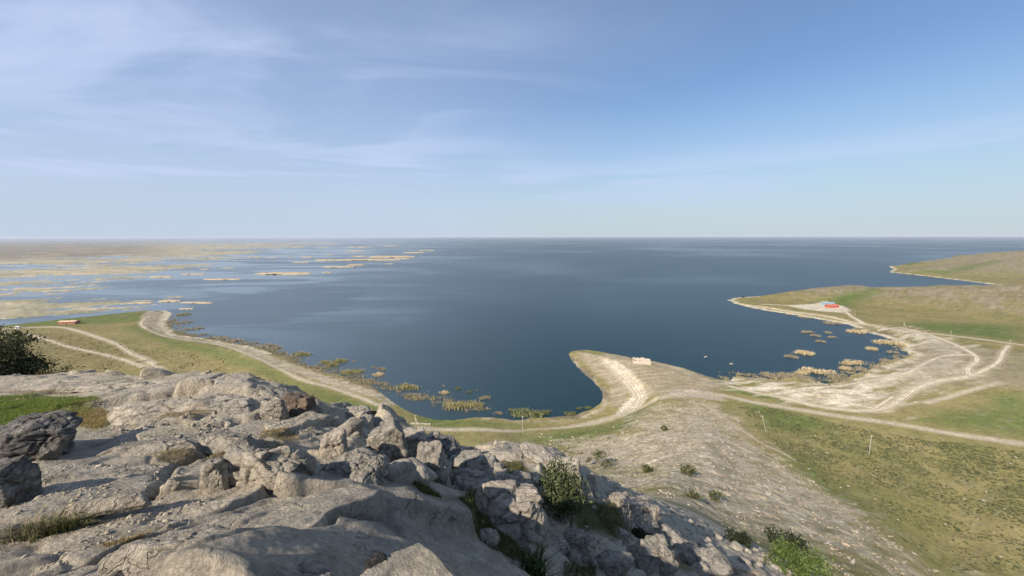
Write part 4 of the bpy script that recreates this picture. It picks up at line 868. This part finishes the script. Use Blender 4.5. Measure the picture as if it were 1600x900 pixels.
for i in range(46):                          # pale stones showing in the meadow
    q = scatter(MEAD[0] if i < 36 else [(800,678),(900,676),(980,660),(900,690)], 1)[0]; s = rng.uniform(.4, .9)
    o = obj('stone', random.choice(STN['warm']), loc=(*q, height(q[:1], q[1:])[0][0]+.1*s), label='small pale stone lying in the green meadow', cat='stone', group='pale stones in the meadow'); o.scale = (s*1.3, s, s*.6); o.rotation_euler = (0, 0, rng.uniform(0, 6))

# ------------------------------------------------------------------ reeds
def reedmesh(seed, cols, n=560, thin=.030):
    g = np.random.default_rng(seed); nc_ = 9; ca_ = g.uniform(0, 6.28, nc_); cr_ = np.sqrt(g.random(nc_))*.36; cw = g.uniform(.05, .13, nc_); k = g.integers(0, nc_, n); q_ = g.normal(0, 1, (n, 2))
    b = np.c_[np.cos(ca_[k])*cr_[k]+q_[:,0]*cw[k]*1.3, np.sin(ca_[k])*cr_[k]+q_[:,1]*cw[k], -.04+k*0]; b[:,:2] = np.clip(b[:,:2], -.55, .55)
    h_ = g.uniform(.45, 1., n)*g.uniform(.6, 1.1, nc_)[k]; V, Fc, c = blades(b, h_, thin, np.array(cols)[g.integers(0, len(cols), n)]*g.uniform(.75, 1.25, (n, 1)), .10, 2)
    m_ = 14; an = np.arange(m_)*2*np.pi/m_; rr_ = .40*(1+.18*np.sin(2*an+seed)+.12*np.sin(5*an)); mv_ = np.r_[np.c_[np.cos(an)*rr_*1.1, np.sin(an)*rr_*.9, an*0-.05], [[0, 0, .12]]]; k0 = len(V)   # dead mat they grow from
    return mesh('reeds', np.vstack([V, mv_]), np.vstack([Fc, [(k0+i, k0+(i+1) % m_, k0+m_) for i in range(m_)]]), M_LEAF, False, np.vstack([c, np.tile(np.array(cols[-1])*.6, (m_+1, 1))]))
TAN = [(.58,.47,.28), (.62,.52,.33), (.48,.38,.21)]; OLI = [(.30,.28,.12), (.44,.37,.20), (.22,.22,.09)]; GRY = [(.34,.29,.20), (.42,.36,.25), (.27,.235,.16)]; GRE = [(.13,.16,.06), (.18,.20,.08), (.22,.21,.11)]
RV = {k: [reedmesh(600+i*7+j, v) for j in range(3)] for i, (k, v) in enumerate((('t', TAN), ('o', OLI), ('y', GRY), ('g', GRE)))}
NMK = {'t': 'tan', 'o': 'olive', 'y': 'grey brown', 'g': 'green'}
SHL = [(470,554,36,'o','broad olive and tan reed clump by the bend of the left beach'),(636,606,46,'o','largest olive reed clump off the middle of the left beach'),(692,614,20,'t','lone round tan reed clump standing clear of the beach'),(720,634,64,'o','long olive reed bed just off the beach'),
 (815,648,74,'g','wide green reed bed at the head of the bay'),(889,648,25,'g','low green reed clump in the corner of the bay by the peninsula'),(550,582,40,'o','squat reed clump with straw coloured top off the left beach'),
 (340,529,60,'y',None),(365,532,36,'y',None),(412,540,40,'y',None),(432,543,26,'y',None),(508,566,24,'o',None),(530,565,28,'o',None),(490,575,30,'y',None),(518,571,26,'o',None),(589,586,24,'t',None),(597,577,22,'y',None),(583,574,12,'y',None),(573,595,26,'y',None),(600,601,26,'y',None),(586,599,20,'y',None),(648,621,40,'y',None),(660,622,20,'y',None),
 (714,608,14,'g',None),(733,613,11,'g',None),(757,622,22,'y',None),(693,603,9,'y',None),(554,564,9,'y',None),(567,567,7,'y',None),(745,610,5,'y',None),(852,646,24,'g',None),(780,646,18,'y',None),(917,638,15,'g',None),(905,639,12,'g',None),(838,646,22,'g',None),(700,629,24,'y',None),(745,634,26,'o',None),
 (287,491,20,'o',None),(288,503,26,'y',None),(303,513,30,'y',None),(318,522,16,'y',None),(395,536,18,'y',None),(456,556,12,'y',None),(622,612,14,'y',None)]
SHR = [(1335,520,36,'t','tan reed clump nearest the right road'),(1380,537,52,'t','big straw coloured reed clump by the muddy right shore'),(1275,581,60,'t','largest straw coloured reed bed of the right inlet'),(1330,568,52,'t','straw reed bed between the largest one and the muddy shore'),(1253,553,36,'t','flat tan reed patch in the middle of the right inlet'),(1238,559,28,'y','thin greyish reed patch beside the flat tan patch'),
 (1260,520,22,'y',None),(1275,526,20,'y',None),(1283,535,20,'y',None),(1294,521,15,'y',None),(1299,528,15,'y',None),(1360,547,22,'t',None),(1372,577,34,'y',None),(1200,587,36,'y',None),(1228,588,40,'y',None),(1255,592,34,'y',None),(1300,588,34,'y',None),(1295,506,24,'y',None),(1310,507,18,'y',None),(1345,516,22,'y',None),(1358,520,18,'y',None),(1182,590,14,'y',None),(1405,540,20,'t',None),(1395,552,22,'y',None),(1385,565,20,'y',None),(1345,578,26,'y',None),(1232,492,9,'t',None),(1250,496,10,'t',None),(1262,498,12,'y',None),(1320,577,24,'t',None),(1252,584,26,'t',None)]
for lst, grp, sh in ((SHL, 'reed clumps along the left beach', 'small %s reed clump in the shallows along the left beach'), (SHR, 'reed clumps in the right inlet', 'small %s reed clump in the shallow right inlet')):
    big_ = [(q[0], q[1], head(q[4])) for q in lst if q[4]]
    for (a, b_, w, k, lab) in lst:
        nb_ = nearest(a, b_, big_); sh_ = '%s %s reed clump %s of the %s' % ('tiny' if w < 13 else 'small' if w < 25 else 'low', NMK[k], ('left', 'right')[int(a > nb_[0])], nb_[2])
        p = atZ(a, b_, 0); s = np.hypot(p[0], p[1])/F*.92; ww = w*p[1]/F*.86
        dep = ww*(.55 if w > 40 else .7); hh = min(2.8, max(1.2, ww*.28))*(0.7 if k == 'y' else 1)
        o = obj('reed_clump', random.choice(RV[k]), loc=p, label=lab or sh_, cat='reeds', group=None if lab else grp)
        o.scale = (ww, dep, hh); o.rotation_euler = (0, 0, rng.uniform(-.3, .3))
# ragged fringe of dead reed and sedge along the water's edge
fr_ = []
for key, i0, i1, cnt in (('l', 9, 33, 13000), ('r', 57, 78, 6000)):
    ln = catmull(shore[i0:i1], 6); sg = np.r_[0, np.cumsum(np.hypot(*np.diff(ln, axis=0).T))]; tq = rng.uniform(0, sg[-1], cnt*3); c0 = np.c_[np.interp(tq, sg, ln[:,0]), np.interp(tq, sg, ln[:,1])]+rng.normal(0, 3.4, (cnt*3, 2))+np.array([1.2, 1.8])
    c0 = c0[fbm(c0[:,0]/7, c0[:,1]/5, 3, 68)+.5*fbm(c0[:,0]/25, c0[:,1]/25, 2, 69) > .04][:cnt]; zq = np.maximum(height(c0[:,0], c0[:,1])[0], -.05); ok = zq < 1.3; c0 = c0[ok]; zq = zq[ok]
    fr_.append(blades(np.c_[c0, zq-.05], rng.uniform(.5, 1.7, len(c0)), .30, cmix(len(c0), *GRY, *OLI, (.50,.41,.25), (.24,.185,.12), jit=.25), .3, 1))
V, Fc, cc = joinparts(fr_); obj('reed_fringe', mesh('reed_fringe', V, Fc, M_LEAF, False, cc), kind='stuff', label='ragged brown fringe of dead reed along the muddy shore', cat='reeds')
# marsh of the far left: reed flats and channels, one mass
ths = np.radians(np.arange(-74, -8, .125)); rs = np.geomspace(520, 14000, 430)
x, y = polar(ths, rs); r = np.hypot(x, y)
DC = [(0,385,.7),(100,385,.65),(200,385,.6),(300,385,.5),(400,385,.3),(440,380,.3),(500,383,-.6),(0,400,.75),(100,402,.6),(200,398,.6),(300,398,.4),(380,393,.3),(430,398,-.7),(0,420,.15),(100,415,.55),(200,418,.5),(260,415,.1),(320,410,-.3),(400,412,-.9),
 (0,440,-.25),(80,440,-.2),(180,430,.1),(250,428,-.4),(300,425,-.6),(350,430,-1.),(0,455,.1),(60,455,.1),(130,448,-.1),(200,455,-1.),(300,455,-1.4),(0,468,-.4),(100,468,-.8),(0,480,.6),(60,475,.4),(140,474,.3),(180,478,.15),(230,472,.1),(270,468,.0),(300,470,-.6),(340,480,-1.2),(0,490,.4),(100,484,.2),(380,465,-1.5),(450,440,-1.5),(550,420,-1.5),(500,395,-1.2),(430,376,-.4),(480,376,-1.5),(520,374,-2),(400,374.5,-.4),(300,373.5,-.3),(0,377,.3),(150,376,.2),(430,385,.0),(450,391,-1.2)]
dp = np.array([atZ(a, b_, 0)[:2] for a, b_, _ in DC]); dv = np.array([v for *_, v in DC])
def marshval(x, y):
    r = np.hypot(x, y); th = np.arctan2(x, y); ct = np.arctan2(dp[:,0], dp[:,1]); cl2 = np.log(np.hypot(dp[:,0], dp[:,1])); out = np.empty(len(x))
    for s in range(0, len(x), 50000):
        w = 1/(((th[s:s+50000,None]-ct)*1.6)**2+((np.log(r[s:s+50000,None])-cl2)*1.0)**2+.0012)**1.5; out[s:s+50000] = (w@dv)/w.sum(1)
    u = (x*.85+y*.53)/1.; v = (y*.85-x*.53)
    sc = np.clip((r/900)**.75, .7, 6)
    nz = fbm(u/150, v/34, 4, 91)*.95+fbm(u/40, v/9, 3, 92)*.8+fbm(u/520, v/150, 3, 93)*.7+1.0*fbm(u/2400, v/430, 3, 94)*sstep(r, 1000, 2200)+.9*fbm(u/6000, v/1100, 3, 95)*sstep(r, 2400, 4500)
    return out*1.05+nz-2.5*sstep(th, math.radians(-30), math.radians(-20))*(r < 2600)-2.5*sstep(th, math.radians(-26), math.radians(-16))
mv = marshval(x, y); sdl = sdf(np.c_[x, y], land); hgt = np.clip(mv-.16, -1, 1.0); zt = np.where(hgt > 0, .12+1.5*np.minimum(hgt*2.2, 1), -.5)*1.
zt = np.where(sdl > -2, -.6, zt)+np.where(hgt > 0, .35*fbm(x/9, y/9, 2, 95), 0)
k1 = np.clip(.5+.9*fbm(x/160, y/60, 4, 96), 0, 1); nmv = len(x); col = lerp(np.tile(np.array((.42,.365,.265)), (nmv, 1)), np.array((.23,.215,.13)), k1)
k2 = sstep(r, 2300, 3200)*sstep(np.degrees(np.arctan2(x, y)), -39, -46); col = lerp(col, np.array((.17,.15,.115)), k2*.85)
col = lerp(col, np.array((.50,.41,.27)), np.clip(fbm(x/260, y/60, 3, 97)*1.5-.15, 0, 1)*.8)*(1+.2*fbm(x/14, y/14, 3, 98)[:,None])
keep = zt > -.2; Vc, Fc, cc = compact(np.c_[x, y, zt], quads(len(rs), len(ths), keep), np.clip(col, .03, .7))
obj('reed_marsh', mesh('reed_marsh', Vc, Fc, M_LAND, False, cc), kind='stuff', label='tan and olive reed marsh with water channels at the far left', cat='marsh')
# reed islands one can tell apart
ISL = [(440,424,90,7,'long straw coloured reed island nearest the open bay'),(345,434,62,4,'slim reed island left of the long straw coloured one'),(570,403,110,6,'long bright reed island in the middle of the lake'),(610,398,75,7,'broad bright reed island with ragged top'),(645,393,34,4,'bright reed islet at the right end of the island chain'),
 (667,390,26,2.5,'thin reed islet farthest right'),(508,404,36,4,'reed islet left of the long bright island'),(527,415,50,4,'pale reed bank below the long bright island'),(555,412,28,4,'small reed bank joined under the island chain'),(560,385,38,2.2,'thin reed line far out on the lake'),(609,383.5,24,2,'tiny far reed line right of the thin one'),(553,391,30,2.2,'second thin reed line on the lake'),
 (470,408,24,3,None),(478,400,18,3,None),(513,397,12,2,None),(505,385,12,1.6,None),(520,381,9,1.6,None),(460,385,18,1.8,None),(627,403,26,3,None),(590,399,30,3,None),(560,399,24,3,None),(608,411,14,2,None),(510,424,16,2.5,None),(300,426,38,3,None),(395,400,20,2,None),(425,401,14,2,None),(332,402,16,2.5,None),(355,417,20,2.2,None),(318,419,14,2,None),(250,430,40,4,None),(262,467,34,6,None),(302,470,44,4,None),(318,471,26,4,None),(290,480,24,4,None),(222,470,30,5,None)]
bigI = [(q[0], q[1], head(q[4])) for q in ISL if q[4]]
for (a, b_, w, h_, lab) in ISL:
    nb_ = nearest(a, b_, bigI); isl_ = '%s reed islet %s the %s' % ('tiny' if w < 15 else 'small' if w < 25 else 'slender', (('left of', 'right of')[int(a > nb_[0])] if abs(a-nb_[0]) > 5*abs(b_-nb_[1]) else ('beyond', 'in front of')[int(b_ > nb_[1])]), nb_[2])
    p = atZ(a, b_+h_*.5, 0); ww = w*p[1]/F; dep = max(h_*.42*p[1]**2/(F*ZC), ww*.10); nx, ny = 40, 12
    gx, gy = np.meshgrid(np.linspace(-.5, .5, nx), np.linspace(-.5, .5, ny)); gx = gx.ravel(); gy = gy.ravel(); sd0 = rng.integers(1, 9999)
    e = 1-(np.abs(gx)*2)**2.2-(gy*2)**2+.55*fbm(gx*7, gy*3, 3, sd0); hh = np.clip(h_*.30*p[1]/F, .8, 3.2)
    zz_ = np.where(e > 0, hh*np.minimum(e*2.5, 1)*(.75+.35*fbm(gx*22, gy*5, 2, sd0+1)), -.5); cl_ = lerp(np.tile(np.array((.52,.42,.27)), (len(gx), 1)), np.array((.33,.26,.15)), np.clip(.4+fbm(gx*9, gy*5, 3, sd0+2), 0, 1))
    Vc, Fc, cc = compact(np.c_[gx*ww, gy*dep, zz_], quads(ny, nx, zz_ > -.1), cl_)
    obj('reed_island', mesh('reed_island', Vc, Fc, M_LAND, False, cc), loc=(p[0], p[1]+dep*.2, 0), label=lab or isl_, cat='reed island', group=None if lab else 'small reed islets')
# ------------------------------------------------------------------ built things
M_POLE = plain('weathered_pole', (.38, .34, .28), .85, .15, 2.); M_WALL = plain('pale_stone', (.48, .43, .34), .92, .2, .8)
M_RED = plain('red_roof', (.46, .13, .085), .7, .15, .6); M_BRICK = plain('brick_red_wall', (.40, .15, .11), .85, .2, .8); M_ORR = plain('sandy_roof', (.60, .42, .28), .8, .12, .5)
M_BLUE = plain('blue_roof', (.27, .37, .43), .6, .12, .5); M_DARKG = plain('dark_opening', (.03, .03, .035), .5, .1); M_WHITE = plain('white_paint', (.75, .74, .70), .7, .08); M_BLACK = plain('black_paint', (.012, .012, .014), .35, .1)
def pole(px, py, h, label, lean=0., frame=False, arm=True, group='utility poles'):
    p = hit(px, py, ymin=60); root = empty('utility_pole', p, label=label, cat='utility pole', group=group); top = np.array([lean*h, 0, h])
    obj('post', MB().tube([(0, 0, -.5), top*.5, top], [.15, .13, .10], 8).mesh('post', M_POLE, True), root)
    if arm:
        m = MB(); m.box(top-np.array([0, 0, .5]), (1.6, .14, .14)); obj('crossarm', m.mesh('crossarm', M_POLE), root)
        for s in (-.65, 0, .65): obj('insulator', MB().tube([top+np.array([s, 0, -.43]), top+np.array([s, 0, -.12])], [.07, .05], 6).mesh('insulator', M_POLE), root)
    if frame: obj('brace', MB().tube([(h*.30, -h*.10, -.4), top*.82], [.18, .14], 8).mesh('brace', M_POLE, True), root)
for a in [(649,672,8.2,'braced pole beside the low stone wall below the beach',0,True),(816,677,8.8,'pole standing between the bay road and the head of the bay'),(532,650,7.5,'pole rising just behind the skyline rocks of the outcrop'),(1357,711,8.8,'pole on a bare earth patch in the right meadow'),
          (1197,677,8.6,'pole leaning to the left at the edge of the scree',-.34,False),(278,584,7.6,'pole on the dry plain behind the flat slabs'),(1411,516,8.2,'braced pole by the junction of the right road',0,True),(1484,531,8.0,'pole beside the right road above the sandy loop'),(1576,546,8.0,'pole at the right edge above the flats'),
          (977,652,6.0,'short pole beside the road on the peninsula neck',.12,False),(77,527,8.0,'pole on the dry plain below the long red building'),(118,534,7.0,'pole right of the one below the long red building'),(1265,486,7.5,'pole by the road left of the red roof'),(1335,497,7.5,'pole at the bend of the track below the green gully')]:
    pole(*a)
def house(name, label, px, py, w, d, h, rz, wall, roof, rise=1.2, win=3, chim=False):
    p = hit(px, py); root = empty(name, p, label=label, cat='building'); root.rotation_euler = (0, 0, rz)
    obj('wall', MB().box((0, 0, h/2-.3), (w, d, h+.6)).mesh('wall', wall), root)
    o_ = .35; V = [(-w/2-o_, -d/2-o_, h+.01), (w/2+o_, -d/2-o_, h+.01), (w/2+o_, d/2+o_, h+.01), (-w/2-o_, d/2+o_, h+.01), (-w/2-o_, 0, h+rise), (w/2+o_, 0, h+rise)]
    obj('roof', MB().add(V, [(0,1,5,4)]).add(V, [(2,3,4,5)]).add(V, [(0,3,2,1)]).add([V[0], V[4], V[3]], [(0,1,2)]).add([V[1], V[2], V[5]], [(0,1,2)]).mesh('roof', roof), root)
    for i in range(win):
        xx = -w/2+w*(i+.5)/win
        if i == win//2: obj('door', MB().box((xx, -d/2-.03, 1.0), (1.1, .08, 2.0)).mesh('door', M_DARKG), root)
        else:
            f = obj('window', MB().box((xx, -d/2-.03, h*.55), (1.2, .08, 1.1)).mesh('window', M_DARKG), root); obj('sill', MB().box((xx, -d/2-.09, h*.55-.62), (1.4, .14, .1)).mesh('sill', M_WHITE), f)
house('long_building', 'long low red building with a sandy roof on the left plain', 108, 504.5, 16.5, 6.5, 2.9, math.radians(8), M_BRICK, M_ORR, 1.0, 5)
house('red_roofed_building', 'red roofed building on the pale yard below the right hill', 1299, 481.5, 14.5, 7, 3.0, math.radians(4), M_RED, M_RED, 1.5, 3)
house('blue_roofed_building', 'pale blue building behind the red roofed one', 1293, 478, 15, 6, 3.6, math.radians(4), M_BLUE, M_BLUE, 1.0, 3)
house('white_hut', 'tiny white hut beside the track at the far left', 28, 512, 2.6, 2.6, 2.4, .2, M_WHITE, M_WHITE, .5, 1)
# roofless ruin on the peninsula crest
p = hit(1002, 567); rt = empty('stone_ruin', p, label='pale roofless stone ruin on the crest of the peninsula', cat='ruin'); rt.rotation_euler = (0, 0, math.radians(-14))
for c, dd in (((0, -2.6, 1.0), (12.5, .6, 2.8)), ((0, 2.6, 1.3), (12.5, .6, 3.4)), ((-6.0, 0, 1.2), (.6, 4.55, 3.2)), ((6.0, 0, .8), (.6, 4.55, 2.4))):
    mb = MB(); L0 = max(dd[:2]); nseg = int(L0/1.3); ax = 0 if dd[0] > dd[1] else 1; hh0 = dd[2]
    for i in range(nseg):
        t0 = -L0/2+L0*(i+.5)/nseg; cc_ = list(c); cc_[ax] += t0; d3 = list(dd); d3[ax] = L0/nseg-.004; hh = hh0*rng.uniform(.72, 1.05); d3[2] = hh; cc_[2] = c[2]-(hh0-hh)/2; mb.box(cc_, d3)
    obj('wall', mb.mesh('wall', M_WALL), rt)
obj('rubble_floor', MB().box((0, 0, .5), (11.2, 4.4, 1.0)).mesh('rubble_floor', plain('fallen_brick', (.40, .27, .19), .95, .3, 1.5)), rt)
def lowwall(name, label, px, h, w, gap=.12):
    l = catmull(np.array([hit(*q)[:2] for q in px]), 6); seg = np.r_[0, np.cumsum(np.hypot(*np.diff(l, axis=0).T))]; s = np.arange(.4, seg[-1], 1.15)
    root = empty(name, (*l[0], height(l[:1,0], l[:1,1])[0][0]), label=label, cat='wall'); b0 = np.array(root.location); base = mesh('stone_block', *rock(700, (.5, .5, .5), 'block', 'warm', 2)[:2], M_STONE, False, np.tile(np.array((.42,.37,.29)), (len(ICO[2][0]), 1)))
    for q in s:
        if rng.random() < .28: continue
        a = np.array([np.interp(q, seg, l[:,0]), np.interp(q, seg, l[:,1])]); b2 = np.array([np.interp(q+.3, seg, l[:,0]), np.interp(q+.3, seg, l[:,1])]); o = obj('stone_block', base, root, loc=(*(a-b0[:2]), height(a[:1], a[1:])[0][0]-b0[2]+h*.3))
        o.rotation_euler = (0, 0, math.atan2(*(b2-a)[::-1])+rng.normal(0, .1)); o.scale = (1.35*rng.uniform(.8, 1.2), w*rng.uniform(.8, 1.2), h*rng.uniform(.7, 1.3))
lowwall('stone_wall', 'low pale stone wall ending in a corner on the sandy flats', [(1222,609),(1262,617),(1300,625),(1335,633),(1366,640)], .8, .9)
lowwall('stone_wall', 'short pale stone wall running up from the corner on the flats', [(1367,639),(1376,633),(1393,622)], 1.1, 1.5)
lowwall('stone_wall', 'short pale stone wall by the braced pole at the bay road', [(632,660),(645,662),(658,662.5),(672,663)], 1.0, 1.2)
lowwall('stone_wall', 'thin pale wall along the water edge of the right flats', [(1249,591),(1270,597),(1290,602),(1305,604)], .5, .7)
for a, b_, lab in ((1280,622,'left of the two small pale piers on the long stone wall'), (1303,623,'right of the two small pale piers on the long stone wall')):
    p = hit(a, b_); obj('stone_pier', MB().box((0, 0, .7), (1.0, .9, 2.0), .2).box((0, 0, 1.75), (1.2, 1.1, .12), .2).mesh('stone_pier', M_WALL), loc=p, label=lab, cat='pier')
# black car at the tip of the right headland
p = hit(1161, 465.5); ct_ = empty('parked_car', p, label='black car parked at the tip of the right headland', cat='car'); ct_.rotation_euler = (0, 0, .15)
obj('body', MB().box((0, 0, .72), (4.6, 1.85, .7)).mesh('body', M_BLACK), ct_)
Vt = [(-1.9,-.85,1.07),(1.2,-.85,1.07),(1.2,.85,1.07),(-1.9,.85,1.07),(-1.5,-.72,1.72),(.6,-.72,1.72),(.6,.72,1.72),(-1.5,.72,1.72)]
obj('cabin', MB().add(Vt, [(4,5,6,7),(0,1,5,4),(1,2,6,5),(2,3,7,6),(3,0,4,7)]).mesh('cabin', M_DARKG), ct_)
for sx_ in (-1.4, 1.4):
    for sy_ in (-.9, .9): obj('wheel', MB().tube([(sx_, sy_-.11, .34), (sx_, sy_+.11, .34)], [.34, .34], 12).mesh('wheel', M_BLACK), ct_)
# small boat and islet
p = atZ(1102, 559, 0); bt = empty('rowing_boat', p, label='small pale boat floating off the peninsula', cat='boat'); bt.rotation_euler = (0, 0, .5); Vb = []; nb = 9
for i in range(nb):
    u = i/(nb-1)*2-1; w = .75*(1-abs(u)**2.4)+.02
    for k, z_ in ((-1, .55+.2*u*u), (-.55, -.05), (.55, -.05), (1, .55+.2*u*u)): Vb.append((u*2.1, w*k, z_))
obj('hull', MB().add(Vb, [(i*4+k, (i+1)*4+k, (i+1)*4+k+1, i*4+k+1) for i in range(nb-1) for k in range(3)]).mesh('hull', plain('boat_wood', (.50, .47, .42), .7)), bt)
for u in (-.6, .5): obj('thwart', MB().box((u, 0, .38), (.25, 1.2, .05)).mesh('thwart', M_POLE), bt)
p = atZ(1142, 569.5, 0); V, Fc, col = rock(77, (1.5, 1.0, .9), 'round', 'grey', 4); obj('rock_islet', mesh('rock_islet', V, Fc, M_STONE, False, col), loc=p, label='single small rock poking out of the water right of the boat', cat='rock')

# ------------------------------------------------------------------ haze
mh = bpy.data.materials.new('thin_haze'); mh.use_nodes = True; t = mh.node_tree; t.nodes.clear()
vo = N(t, 'ShaderNodeVolumePrincipled'); vo.inputs['Color'].default_value = (.86, .91, 1., 1); vo.inputs['Density'].default_value = 3.8e-5; vo.inputs['Anisotropy'].default_value = 0.0
ou = N(t, 'ShaderNodeOutputMaterial'); L(t, vo.outputs[0], ou.inputs['Volume'])
obj('haze', MB().box((0, 0, 60), (130000, 130000, 128)).mesh('haze', mh), kind='stuff', label='thin pale haze over the lake', cat='haze')
